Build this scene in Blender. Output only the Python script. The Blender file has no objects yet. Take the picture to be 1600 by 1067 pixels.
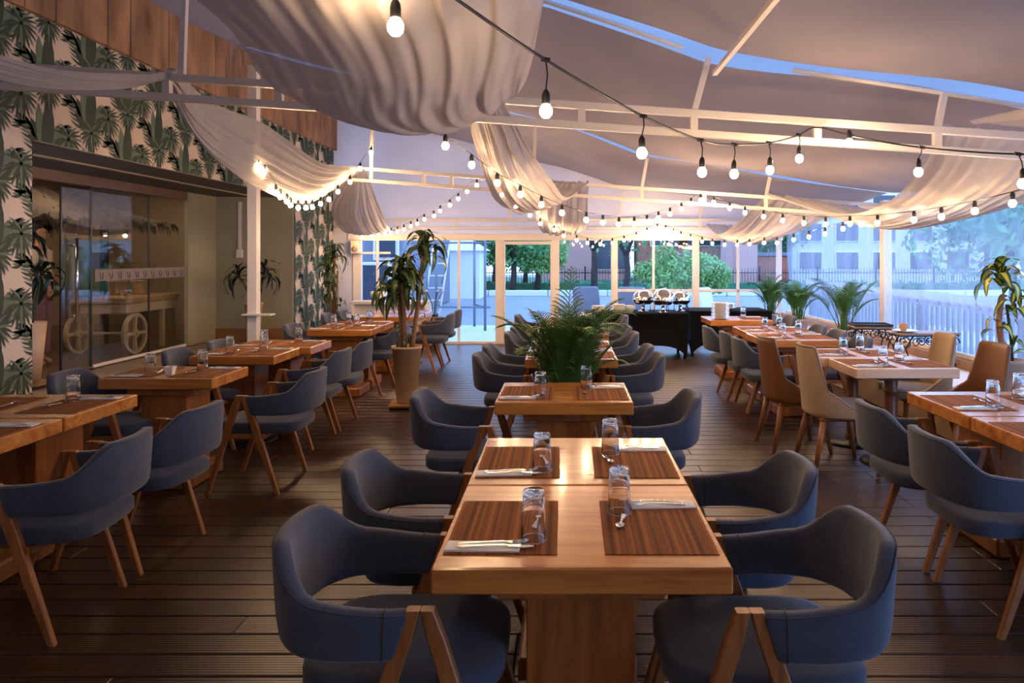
import bpy, bmesh, math, random
from mathutils import Vector, Matrix, Euler, noise
PI = math.pi
random.seed(7)
SC = bpy.context.scene
COL = SC.collection

# ------------------------------------------------------------------ camera, world, light, exposure
CAM_H = 1.584          # eye height
F = 1150.0             # focal length in pixels of a 1600 px wide frame
VX, VY = 884.0, 400.0  # vanishing point of the room's long axis
cam = bpy.data.cameras.new('camera')
cam.sensor_width = 36.0
cam.lens = 36.0 * F / 1600.0
cam.shift_x = -(VX - 800.0) / 1600.0
cam.shift_y = -(533.5 - VY) / 1600.0
cam.clip_end = 400
camo = bpy.data.objects.new('camera', cam)
camo.location = (0, 0, CAM_H)
camo.rotation_euler = (PI / 2, 0, 0)
COL.objects.link(camo)
SC.camera = camo

world = bpy.data.worlds.new('dusk_sky')
SC.world = world
world.use_nodes = True
wn, wl = world.node_tree.nodes, world.node_tree.links
wn.clear()
w_out = wn.new('ShaderNodeOutputWorld'); w_bg = wn.new('ShaderNodeBackground')
w_tc = wn.new('ShaderNodeTexCoord'); w_sep = wn.new('ShaderNodeSeparateXYZ'); w_ramp = wn.new('ShaderNodeValToRGB')
wl.new(w_tc.outputs['Generated'], w_sep.inputs[0]); wl.new(w_sep.outputs['Z'], w_ramp.inputs[0])
wl.new(w_ramp.outputs[0], w_bg.inputs[0]); wl.new(w_bg.outputs[0], w_out.inputs[0])
w_ramp.color_ramp.elements[0].position = 0.0; w_ramp.color_ramp.elements[0].color = (0.42, 0.59, 0.94, 1)
w_ramp.color_ramp.elements[1].position = 0.9; w_ramp.color_ramp.elements[1].color = (0.21, 0.37, 0.78, 1)
SKY = 5.2
BULB = 300.0
w_bg.inputs[1].default_value = SKY
SC.view_settings.view_transform = 'Standard'
SC.view_settings.look = 'None'
SC.view_settings.exposure = 0.0
SC.view_settings.gamma = 1.0
SC.view_settings.use_curve_mapping = False

def at(px, py, Y):
    """point of the room that lies at depth Y (m) behind picture position px, py"""
    return Vector(((px - VX) * Y / F, Y, CAM_H + (VY - py) * Y / F))

# ------------------------------------------------------------------ materials
def srgb(r, g, b):
    f = lambda c: (c / 255 / 12.92) if c / 255 <= 0.04045 else ((c / 255 + 0.055) / 1.055) ** 2.4
    return (f(r), f(g), f(b), 1)

def new_mat(name):
    m = bpy.data.materials.new(name); m.use_nodes = True
    return m, m.node_tree.nodes, m.node_tree.links, m.node_tree.nodes['Principled BSDF']

def mat(name, c, rough=0.5, metal=0.0, spec=0.5, coat=0.0, noise_s=None, noise_a=0.12, bump=0.0, bump_s=200.0, sheen=0.0, emit=None):
    m, n, l, b = new_mat(name)
    b.inputs['Base Color'].default_value = c
    b.inputs['Roughness'].default_value = rough
    b.inputs['Metallic'].default_value = metal
    b.inputs['Specular IOR Level'].default_value = spec
    b.inputs['Coat Weight'].default_value = coat
    b.inputs['Sheen Weight'].default_value = sheen
    tc = None
    if noise_s or bump:
        tc = n.new('ShaderNodeTexCoord')
    if noise_s:
        nz = n.new('ShaderNodeTexNoise'); nz.inputs['Scale'].default_value = noise_s; nz.inputs['Detail'].default_value = 4
        l.new(tc.outputs['Object'], nz.inputs['Vector'])
        mx = n.new('ShaderNodeMix'); mx.data_type = 'RGBA'
        mx.inputs['A'].default_value = tuple(x * (1 - noise_a) for x in c[:3]) + (1,)
        mx.inputs['B'].default_value = tuple(min(1, x * (1 + noise_a)) for x in c[:3]) + (1,)
        l.new(nz.outputs[0], mx.inputs['Factor']); l.new(mx.outputs['Result'], b.inputs['Base Color'])
    if bump:
        nb = n.new('ShaderNodeTexNoise'); nb.inputs['Scale'].default_value = bump_s
        l.new(tc.outputs['Object'], nb.inputs['Vector'])
        bp = n.new('ShaderNodeBump'); bp.inputs['Strength'].default_value = bump; bp.inputs['Distance'].default_value = 0.002
        l.new(nb.outputs[0], bp.inputs['Height']); l.new(bp.outputs[0], b.inputs['Normal'])
    if emit:
        b.inputs['Emission Color'].default_value = emit[0]; b.inputs['Emission Strength'].default_value = emit[1]
    return m

def wood(name, c1, c2, rough=0.35, coat=0.0, axis=1, scale=1.0, rnd=0.12, bump=0.05):
    m, n, l, b = new_mat(name)
    tc = n.new('ShaderNodeTexCoord'); mp = n.new('ShaderNodeMapping')
    s = [11 * scale, 11 * scale, 11 * scale]; s[axis] = 0.8 * scale
    mp.inputs['Scale'].default_value = s
    oi = n.new('ShaderNodeObjectInfo')
    vm = n.new('ShaderNodeVectorMath'); vm.operation = 'MULTIPLY_ADD'
    cx = n.new('ShaderNodeCombineXYZ')
    for i in range(3): l.new(oi.outputs['Random'], cx.inputs[i])
    vm.inputs[1].default_value = (7, 9, 5)
    l.new(cx.outputs[0], vm.inputs[0]); l.new(tc.outputs['Object'], vm.inputs[2]); l.new(vm.outputs[0], mp.inputs['Vector'])
    n1 = n.new('ShaderNodeTexNoise'); n1.inputs['Scale'].default_value = 1.0; n1.inputs['Detail'].default_value = 5; n1.inputs['Distortion'].default_value = 1.1
    n2 = n.new('ShaderNodeTexNoise'); n2.inputs['Scale'].default_value = 7.0; n2.inputs['Detail'].default_value = 6
    l.new(mp.outputs[0], n1.inputs['Vector']); l.new(mp.outputs[0], n2.inputs['Vector'])
    ad = n.new('ShaderNodeMath'); ad.operation = 'MULTIPLY_ADD'; ad.inputs[1].default_value = 0.45
    l.new(n2.outputs[0], ad.inputs[0]); l.new(n1.outputs[0], ad.inputs[2])
    rp = n.new('ShaderNodeValToRGB'); rp.color_ramp.elements[0].position = 0.45; rp.color_ramp.elements[1].position = 0.95
    rp.color_ramp.elements[0].color = c1; rp.color_ramp.elements[1].color = c2
    l.new(ad.outputs[0], rp.inputs[0])
    hs = n.new('ShaderNodeHueSaturation')
    mr = n.new('ShaderNodeMapRange'); mr.inputs['To Min'].default_value = 1 - rnd; mr.inputs['To Max'].default_value = 1 + rnd
    l.new(oi.outputs['Random'], mr.inputs['Value']); l.new(mr.outputs[0], hs.inputs['Value']); l.new(rp.outputs[0], hs.inputs['Color'])
    l.new(hs.outputs[0], b.inputs['Base Color'])
    b.inputs['Roughness'].default_value = rough; b.inputs['Coat Weight'].default_value = coat; b.inputs['Coat Roughness'].default_value = 0.12
    bp = n.new('ShaderNodeBump'); bp.inputs['Strength'].default_value = bump; bp.inputs['Distance'].default_value = 0.003
    l.new(ad.outputs[0], bp.inputs['Height']); l.new(bp.outputs[0], b.inputs['Normal'])
    return m

def fabric(name, c, scale=900.0, a=0.35):
    m, n, l, b = new_mat(name)
    tc = n.new('ShaderNodeTexCoord')
    n1 = n.new('ShaderNodeTexNoise'); n1.inputs['Scale'].default_value = scale * 0.35; n1.inputs['Detail'].default_value = 2
    mp = n.new('ShaderNodeMapping'); mp.inputs['Scale'].default_value = (1, 1, 3)
    n2 = n.new('ShaderNodeTexNoise'); n2.inputs['Scale'].default_value = 14
    l.new(tc.outputs['Object'], mp.inputs[0]); l.new(mp.outputs[0], n1.inputs['Vector']); l.new(tc.outputs['Object'], n2.inputs['Vector'])
    ad = n.new('ShaderNodeMath'); ad.operation = 'MULTIPLY_ADD'; ad.inputs[1].default_value = 0.25
    l.new(n2.outputs[0], ad.inputs[0]); l.new(n1.outputs[0], ad.inputs[2])
    rp = n.new('ShaderNodeValToRGB'); rp.color_ramp.elements[0].position = 0.4; rp.color_ramp.elements[1].position = 0.85
    rp.color_ramp.elements[0].color = tuple(x * (1 - a) for x in c[:3]) + (1,)
    rp.color_ramp.elements[1].color = tuple(min(1, x * (1 + a)) for x in c[:3]) + (1,)
    l.new(ad.outputs[0], rp.inputs[0]); l.new(rp.outputs[0], b.inputs['Base Color'])
    b.inputs['Roughness'].default_value = 0.9; b.inputs['Specular IOR Level'].default_value = 0.2
    b.inputs['Sheen Weight'].default_value = 0.25; b.inputs['Sheen Roughness'].default_value = 0.5
    bp = n.new('ShaderNodeBump'); bp.inputs['Strength'].default_value = 0.25; bp.inputs['Distance'].default_value = 0.001
    l.new(n1.outputs[0], bp.inputs['Height']); l.new(bp.outputs[0], b.inputs['Normal'])
    return m

def sheer(name, c, transp=0.15, transl=0.45, nz=3.0, weave=True):
    """woven cloth that lets part of the light through"""
    m = bpy.data.materials.new(name); m.use_nodes = True
    n, l = m.node_tree.nodes, m.node_tree.links; n.clear()
    out = n.new('ShaderNodeOutputMaterial')
    tc = n.new('ShaderNodeTexCoord'); t = n.new('ShaderNodeTexNoise'); t.inputs['Scale'].default_value = nz; t.inputs['Detail'].default_value = 5
    l.new(tc.outputs['Object'], t.inputs['Vector'])
    rp = n.new('ShaderNodeValToRGB'); rp.color_ramp.elements[0].position = 0.3; rp.color_ramp.elements[1].position = 0.7
    rp.color_ramp.elements[0].color = tuple(x * 0.88 for x in c[:3]) + (1,); rp.color_ramp.elements[1].color = c
    l.new(t.outputs[0], rp.inputs[0])
    d = n.new('ShaderNodeBsdfDiffuse'); tr = n.new('ShaderNodeBsdfTranslucent'); tp = n.new('ShaderNodeBsdfTransparent')
    l.new(rp.outputs[0], d.inputs[0]); l.new(rp.outputs[0], tr.inputs[0])
    m1 = n.new('ShaderNodeMixShader'); m1.inputs[0].default_value = transl
    l.new(d.outputs[0], m1.inputs[1]); l.new(tr.outputs[0], m1.inputs[2])
    m2 = n.new('ShaderNodeMixShader'); m2.inputs[0].default_value = transp
    l.new(m1.outputs[0], m2.inputs[1]); l.new(tp.outputs[0], m2.inputs[2])
    l.new(m2.outputs[0], out.inputs[0])
    return m

def pane_mat(name, tint=(0.92, 0.97, 1, 1), refl=0.9, haze=0.0, haze_c=(0.55, 0.7, 1, 1), min_r=0.04):
    """thin sheet: see-through with a mirror reflection that grows at glancing angles"""
    m = bpy.data.materials.new(name); m.use_nodes = True
    n, l = m.node_tree.nodes, m.node_tree.links; n.clear()
    out = n.new('ShaderNodeOutputMaterial')
    tp = n.new('ShaderNodeBsdfTransparent'); tp.inputs[0].default_value = tint
    g = n.new('ShaderNodeBsdfGlossy'); g.inputs['Roughness'].default_value = 0.02 if not haze else 0.12
    lw = n.new('ShaderNodeLayerWeight'); lw.inputs[0].default_value = 0.5
    pw = n.new('ShaderNodeMath'); pw.operation = 'POWER'; pw.inputs[1].default_value = 4.0
    l.new(lw.outputs['Facing'], pw.inputs[0])
    mr = n.new('ShaderNodeMapRange'); mr.inputs['To Min'].default_value = min_r; mr.inputs['To Max'].default_value = refl
    l.new(pw.outputs[0], mr.inputs['Value'])
    mx = n.new('ShaderNodeMixShader'); l.new(mr.outputs[0], mx.inputs[0])
    last = tp
    if haze:
        df = n.new('ShaderNodeBsdfDiffuse'); tl = n.new('ShaderNodeBsdfTranslucent')
        df.inputs[0].default_value = haze_c; tl.inputs[0].default_value = haze_c
        h = n.new('ShaderNodeMixShader'); h.inputs[0].default_value = 0.72
        l.new(df.outputs[0], h.inputs[1]); l.new(tl.outputs[0], h.inputs[2])
        tc = n.new('ShaderNodeTexCoord'); mp = n.new('ShaderNodeMapping'); mp.inputs['Scale'].default_value = (1, 1.2, 0.5)
        t = n.new('ShaderNodeTexNoise'); t.inputs['Scale'].default_value = 2.2; t.inputs['Detail'].default_value = 7; t.inputs['Distortion'].default_value = 1.2
        l.new(tc.outputs['Object'], mp.inputs[0]); l.new(mp.outputs[0], t.inputs['Vector'])
        r2 = n.new('ShaderNodeMapRange'); r2.inputs['From Min'].default_value = 0.3; r2.inputs['From Max'].default_value = 0.75
        r2.inputs['To Min'].default_value = haze * 0.65; r2.inputs['To Max'].default_value = min(1, haze * 1.35)
        l.new(t.outputs[0], r2.inputs['Value'])
        h2 = n.new('ShaderNodeMixShader'); l.new(r2.outputs[0], h2.inputs[0])
        l.new(tp.outputs[0], h2.inputs[1]); l.new(h.outputs[0], h2.inputs[2]); last = h2
    l.new(last.outputs[0], mx.inputs[1]); l.new(g.outputs[0], mx.inputs[2]); l.new(mx.outputs[0], out.inputs[0])
    return m

M = {}
M['oak'] = wood('oak_top', srgb(146, 84, 34), srgb(210, 142, 70), rough=0.26, coat=0.45, axis=0, scale=0.9, rnd=0.08)
M['oak_leg'] = wood('oak_pedestal', srgb(116, 66, 28), srgb(172, 106, 50), rough=0.4, axis=2, rnd=0.08)
M['pale_oak'] = wood('pale_oak_top', srgb(186, 150, 116), srgb(222, 190, 156), rough=0.28, coat=0.35, axis=0, rnd=0.04)
M['turned'] = wood('dark_turned_wood', srgb(84, 48, 30), srgb(128, 78, 50), rough=0.35, coat=0.2, axis=2)
M['chair_wood'] = wood('chair_wood', srgb(108, 66, 32), srgb(164, 106, 56), rough=0.42, axis=2, scale=1.6, rnd=0.08)
M['denim'] = fabric('blue_grey_upholstery', srgb(62, 69, 87))
M['piping'] = fabric('upholstery_piping', srgb(52, 58, 74))
M['beige_cloth'] = fabric('beige_upholstery', srgb(160, 136, 110), 1200, 0.1)
M['grey_seat'] = fabric('grey_seat_cloth', srgb(104, 98, 98), 1200, 0.15)
M['brown_leather'] = mat('brown_leatherette', srgb(112, 70, 38), 0.5, noise_s=6, bump=0.15, bump_s=350)
M['mat'] = None
M['steel'] = mat('cutlery_steel', (0.8, 0.8, 0.8, 1), 0.18, 1.0)
M['chrome'] = mat('polished_steel', (0.78, 0.76, 0.74, 1), 0.12, 1.0)
M['napkin'] = mat('napkin_paper', srgb(236, 232, 232), 0.85, bump=0.2, bump_s=60)
M['china'] = mat('white_china', srgb(232, 226, 216), 0.2, coat=0.4)
M['white_metal'] = mat('white_painted_steel', srgb(226, 216, 206), 0.4, noise_s=5, noise_a=0.04)
M['white_frame'] = mat('white_window_frame', srgb(232, 222, 212), 0.45)
M['black_rubber'] = mat('black_rubber', srgb(22, 22, 23), 0.5)
M['black_metal'] = mat('black_iron', srgb(24, 25, 28), 0.4, 0.3)
M['black_cloth'] = mat('black_stretch_cloth', srgb(9, 8, 10), 0.9, spec=0.2)
M['pot_beige'] = mat('beige_planter', srgb(178, 150, 122), 0.55, noise_s=8, noise_a=0.05)
M['pot_grey'] = mat('greige_planter', srgb(158, 138, 120), 0.6, noise_s=8, noise_a=0.06)
M['soil'] = mat('dark_soil', srgb(46, 33, 24), 0.95, noise_s=60, noise_a=0.4, bump=0.8, bump_s=60)
M['cane'] = mat('woody_cane', srgb(138, 106, 80), 0.8, noise_s=40, noise_a=0.25, bump=0.5, bump_s=50)
M['dark_stem'] = mat('dark_green_stem', srgb(46, 58, 34), 0.7)
M['sage_wall'] = mat('sage_plaster', srgb(150, 144, 120), 0.8, noise_s=2, noise_a=0.05)
M['cream_wall'] = mat('cream_plaster', srgb(196, 182, 160), 0.8, noise_s=2, noise_a=0.04)
M['white_wall'] = mat('white_plaster', srgb(216, 210, 206), 0.8, noise_s=2, noise_a=0.03)
M['skirting_wood'] = wood('skirting_wood', srgb(134, 92, 54), srgb(160, 112, 68), axis=0)
M['dark_soffit'] = mat('dark_soffit', srgb(74, 62, 50), 0.6, noise_s=3, noise_a=0.06)
M['paper_ground'] = mat('wallpaper_ground', srgb(206, 190, 178), 0.75)
M['paper_green'] = mat('wallpaper_dark_green', srgb(44, 60, 50), 0.75, noise_s=25, noise_a=0.5)
M['paper_green2'] = mat('wallpaper_mid_green', srgb(90, 112, 96), 0.75, noise_s=25, noise_a=0.4)
M['interior'] = mat('interior_wall', srgb(170, 150, 124), 0.8, noise_s=1.5, noise_a=0.08)
M['interior_floor'] = mat('interior_tile', srgb(96, 78, 64), 0.25, noise_s=2)
M['thatch'] = mat('dark_thatch', srgb(56, 48, 42), 0.95, noise_s=30, noise_a=0.4, bump=0.8, bump_s=80)
M['cart_paint'] = mat('cream_cart_paint', srgb(214, 194, 164), 0.5, noise_s=6, noise_a=0.06)
M['kraft'] = mat('kraft_cover', srgb(186, 150, 108), 0.7, noise_s=8, noise_a=0.12, bump=0.4, bump_s=25)
M['skin'] = mat('skin', srgb(170, 122, 96), 0.5)
M['blouse'] = mat('cream_blouse', srgb(196, 176, 150), 0.85, bump=0.4, bump_s=40)
M['trousers'] = mat('mauve_print_trousers', srgb(120, 84, 88), 0.85, noise_s=35, noise_a=0.5)
M['hair'] = mat('dark_hair', srgb(28, 20, 16), 0.5)
M['glass_pane'] = pane_mat('clear_window_glass', min_r=0.025)
M['tint_pane'] = pane_mat('shopfront_glass', tint=(0.82, 0.83, 0.82, 1), min_r=0.07, refl=0.8)
M['vinyl'] = pane_mat('clear_vinyl_sheet', haze=0.32, haze_c=(0.62, 0.74, 1.0, 1), min_r=0.0, refl=0.0)
M['etch'] = mat('frosted_band', srgb(128, 116, 112), 0.6)
M['etch_dark'] = mat('frosted_marks', srgb(78, 70, 70), 0.6)
M['drape'] = sheer('sheer_white_voile', (0.72, 0.66, 0.63, 1), 0.14, 0.42)
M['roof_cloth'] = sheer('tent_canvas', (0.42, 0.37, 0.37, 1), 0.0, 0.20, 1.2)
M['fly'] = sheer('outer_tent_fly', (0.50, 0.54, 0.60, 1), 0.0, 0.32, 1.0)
M['gable_cloth'] = sheer('gable_canvas', (0.76, 0.73, 0.78, 1), 0.0, 0.18, 1.2)
M['bulb'] = mat('lit_bulb', (1, 0.85, 0.6, 1), 0.4, emit=((1.0, 0.64, 0.34, 1), BULB))
M['amber'] = mat('ember', srgb(200, 140, 60), 0.4)
M['asphalt'] = mat('asphalt', srgb(150, 152, 156), 0.9, noise_s=0.6, noise_a=0.12, bump=0.5, bump_s=30)
M['paving'] = mat('pale_paving', srgb(205, 206, 208), 0.85, noise_s=1, noise_a=0.06)
M['kerb'] = mat('white_kerb', srgb(226, 226, 224), 0.7)
M['hedge'] = mat('hedge_green', srgb(66, 120, 88), 0.9, noise_s=9, noise_a=0.4)
M['leaf_far'] = mat('tree_leaf', srgb(86, 146, 84), 0.7, noise_s=1.5, noise_a=0.45)
M['leaf_far2'] = mat('pale_tree_leaf', srgb(136, 180, 104), 0.7, noise_s=1.5, noise_a=0.4)
M['bark'] = mat('tree_bark', srgb(56, 48, 44), 0.9, noise_s=6, noise_a=0.3)
M['brick_wall'] = mat('brick_facade', srgb(172, 104, 88), 0.85, noise_s=2.5, noise_a=0.12)
M['pink_wall'] = mat('pink_render', srgb(200, 150, 142), 0.85, noise_s=0.8, noise_a=0.06)
M['pale_facade'] = mat('pale_facade', srgb(208, 206, 204), 0.85, noise_s=1, noise_a=0.05)
M['slate_facade'] = mat('slate_facade', srgb(118, 124, 138), 0.8, noise_s=1, noise_a=0.08)
M['window_dark'] = mat('dark_window_pane', srgb(60, 70, 84), 0.15)
M['tarp'] = mat('white_tent_cloth', srgb(238, 238, 236), 0.7)
M['pipe'] = mat('galvanised_pipe', srgb(120, 130, 140), 0.4, 0.6)
M['red_paint'] = mat('red_paint', srgb(190, 40, 36), 0.5)
M['speaker'] = mat('ivory_speaker', srgb(214, 198, 180), 0.5)

def leaf_mat(name, dark, light, stripe):
    m, n, l, b = new_mat(name)
    uv = n.new('ShaderNodeAttribute'); uv.attribute_name = 'u'
    rp = n.new('ShaderNodeValToRGB'); e = rp.color_ramp.elements
    e[0].position = 0.0; e[0].color = light if stripe else dark
    e[1].position = 0.75; e[1].color = dark
    e.new(0.38).color = light if stripe else dark
    e.new(0.52).color = dark
    l.new(uv.outputs['Fac'], rp.inputs[0])
    oi = n.new('ShaderNodeObjectInfo'); hs = n.new('ShaderNodeHueSaturation'); mr = n.new('ShaderNodeMapRange')
    mr.inputs['To Min'].default_value = 0.7; mr.inputs['To Max'].default_value = 1.3
    l.new(oi.outputs['Random'], mr.inputs['Value']); l.new(mr.outputs[0], hs.inputs['Value']); l.new(rp.outputs[0], hs.inputs['Color'])
    l.new(hs.outputs[0], b.inputs['Base Color']); b.inputs['Roughness'].default_value = 0.38
    b.inputs['Specular IOR Level'].default_value = 0.4
    return m
M['dracaena'] = leaf_mat('striped_corn_leaf', srgb(30, 52, 28), srgb(92, 112, 50), True)
M['dracaena_bright'] = leaf_mat('bright_striped_corn_leaf', srgb(34, 74, 34), srgb(176, 176, 70), True)
M['cordyline'] = leaf_mat('dark_strap_leaf', srgb(20, 32, 22), srgb(20, 32, 22), False)
M['palm'] = leaf_mat('palm_leaf', srgb(72, 108, 48), srgb(72, 108, 48), False)
M['palm_far'] = leaf_mat('bright_palm_leaf', srgb(66, 112, 52), srgb(66, 112, 52), False)
M['palm_stem'] = mat('palm_stem', srgb(88, 104, 48), 0.5)

def striped_mat():
    m, n, l, b = new_mat('woven_brown_placemat')
    tc = n.new('ShaderNodeTexCoord'); mp = n.new('ShaderNodeMapping'); mp.inputs['Scale'].default_value = (48, 0.15, 1)
    n1 = n.new('ShaderNodeTexNoise'); n1.inputs['Scale'].default_value = 1.0; n1.inputs['Detail'].default_value = 1
    n2 = n.new('ShaderNodeTexNoise'); n2.inputs['Scale'].default_value = 260
    l.new(tc.outputs['Object'], mp.inputs[0]); l.new(mp.outputs[0], n1.inputs['Vector']); l.new(tc.outputs['Object'], n2.inputs['Vector'])
    ad = n.new('ShaderNodeMath'); ad.operation = 'MULTIPLY_ADD'; ad.inputs[1].default_value = 0.55
    l.new(n2.outputs[0], ad.inputs[0]); l.new(n1.outputs[0], ad.inputs[2])
    rp = n.new('ShaderNodeValToRGB'); rp.color_ramp.elements[0].position = 0.62; rp.color_ramp.elements[1].position = 0.95
    rp.color_ramp.elements[0].color = srgb(92, 54, 30); rp.color_ramp.elements[1].color = srgb(158, 100, 58)
    l.new(ad.outputs[0], rp.inputs[0]); l.new(rp.outputs[0], b.inputs['Base Color']); b.inputs['Roughness'].default_value = 0.85; b.inputs['Specular IOR Level'].default_value = 0.15
    bp = n.new('ShaderNodeBump'); bp.inputs['Strength'].default_value = 0.3; bp.inputs['Distance'].default_value = 0.001
    l.new(n2.outputs[0], bp.inputs['Height']); l.new(bp.outputs[0], b.inputs['Normal'])
    return m
M['mat'] = striped_mat()

def deck_mat(name, c1, c2, r0=0.23):
    """ribbed composite deck board: ribs run along x"""
    m, n, l, b = new_mat(name)
    tc = n.new('ShaderNodeTexCoord'); sp = n.new('ShaderNodeSeparateXYZ'); l.new(tc.outputs['Object'], sp.inputs[0])
    mu = n.new('ShaderNodeMath'); mu.operation = 'MULTIPLY'; mu.inputs[1].default_value = 2 * PI / 0.0168
    l.new(sp.outputs['Y'], mu.inputs[0])
    sn = n.new('ShaderNodeMath'); sn.operation = 'SINE'; l.new(mu.outputs[0], sn.inputs[0])
    oi = n.new('ShaderNodeObjectInfo')
    mp = n.new('ShaderNodeMapping'); mp.inputs['Scale'].default_value = (1.2, 9, 1)
    ge = n.new('ShaderNodeNewGeometry'); l.new(ge.outputs['Position'], mp.inputs[0])
    nz = n.new('ShaderNodeTexNoise'); nz.inputs['Scale'].default_value = 2.5; nz.inputs['Detail'].default_value = 6
    l.new(mp.outputs[0], nz.inputs['Vector'])
    ad = n.new('ShaderNodeMath'); ad.operation = 'MULTIPLY_ADD'; ad.inputs[1].default_value = 0.3
    l.new(oi.outputs['Random'], ad.inputs[0]); l.new(nz.outputs[0], ad.inputs[2])
    rp = n.new('ShaderNodeValToRGB'); rp.color_ramp.elements[0].position = 0.35; rp.color_ramp.elements[1].position = 0.95
    rp.color_ramp.elements[0].color = c1; rp.color_ramp.elements[1].color = c2
    l.new(ad.outputs[0], rp.inputs[0]); l.new(rp.outputs[0], b.inputs['Base Color'])
    mr = n.new('ShaderNodeMapRange'); mr.inputs['To Min'].default_value = r0; mr.inputs['To Max'].default_value = r0 + 0.22; b.inputs['Specular IOR Level'].default_value = 0.6
    l.new(nz.outputs[0], mr.inputs['Value']); l.new(mr.outputs[0], b.inputs['Roughness'])
    bp = n.new('ShaderNodeBump'); bp.inputs['Strength'].default_value = 0.3; bp.inputs['Distance'].default_value = 0.002
    l.new(sn.outputs[0], bp.inputs['Height']); l.new(bp.outputs[0], b.inputs['Normal'])
    return m
M['deck'] = deck_mat('brown_ribbed_deck', srgb(38, 23, 15), srgb(72, 45, 30))
M['deck_pale'] = deck_mat('weathered_deck', srgb(104, 84, 66), srgb(142, 118, 96), 0.4)
M['gap'] = mat('dark_underlay', srgb(12, 9, 7), 0.9)
M['concrete'] = None
def board_mat():
    m, n, l, b = new_mat('stained_timber_board')
    ge = n.new('ShaderNodeNewGeometry'); mp = n.new('ShaderNodeMapping'); mp.inputs['Scale'].default_value = (2, 2.2, 0.8)
    l.new(ge.outputs['Position'], mp.inputs[0])
    nz = n.new('ShaderNodeTexNoise'); nz.inputs['Scale'].default_value = 1.6; nz.inputs['Detail'].default_value = 7; nz.inputs['Distortion'].default_value = 0.6
    l.new(mp.outputs[0], nz.inputs['Vector'])
    rp = n.new('ShaderNodeValToRGB'); rp.color_ramp.elements[0].position = 0.3; rp.color_ramp.elements[1].position = 0.72
    rp.color_ramp.elements[0].color = srgb(98, 70, 52); rp.color_ramp.elements[1].color = srgb(178, 138, 106)
    l.new(nz.outputs[0], rp.inputs[0]); l.new(rp.outputs[0], b.inputs['Base Color']); b.inputs['Roughness'].default_value = 0.7
    return m
M['concrete'] = board_mat()
def tumbler_mat():
    m, n, l, b = new_mat('tumbler_glass')
    b.inputs['Base Color'].default_value = (1, 1, 1, 1); b.inputs['Roughness'].default_value = 0.0
    b.inputs['Transmission Weight'].default_value = 1.0; b.inputs['IOR'].default_value = 1.33
    return m
M['tumbler'] = tumbler_mat()
for k in ('etch', 'etch_dark'):
    M[k].diffuse_color = (1, 1, 1, 1)

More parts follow.
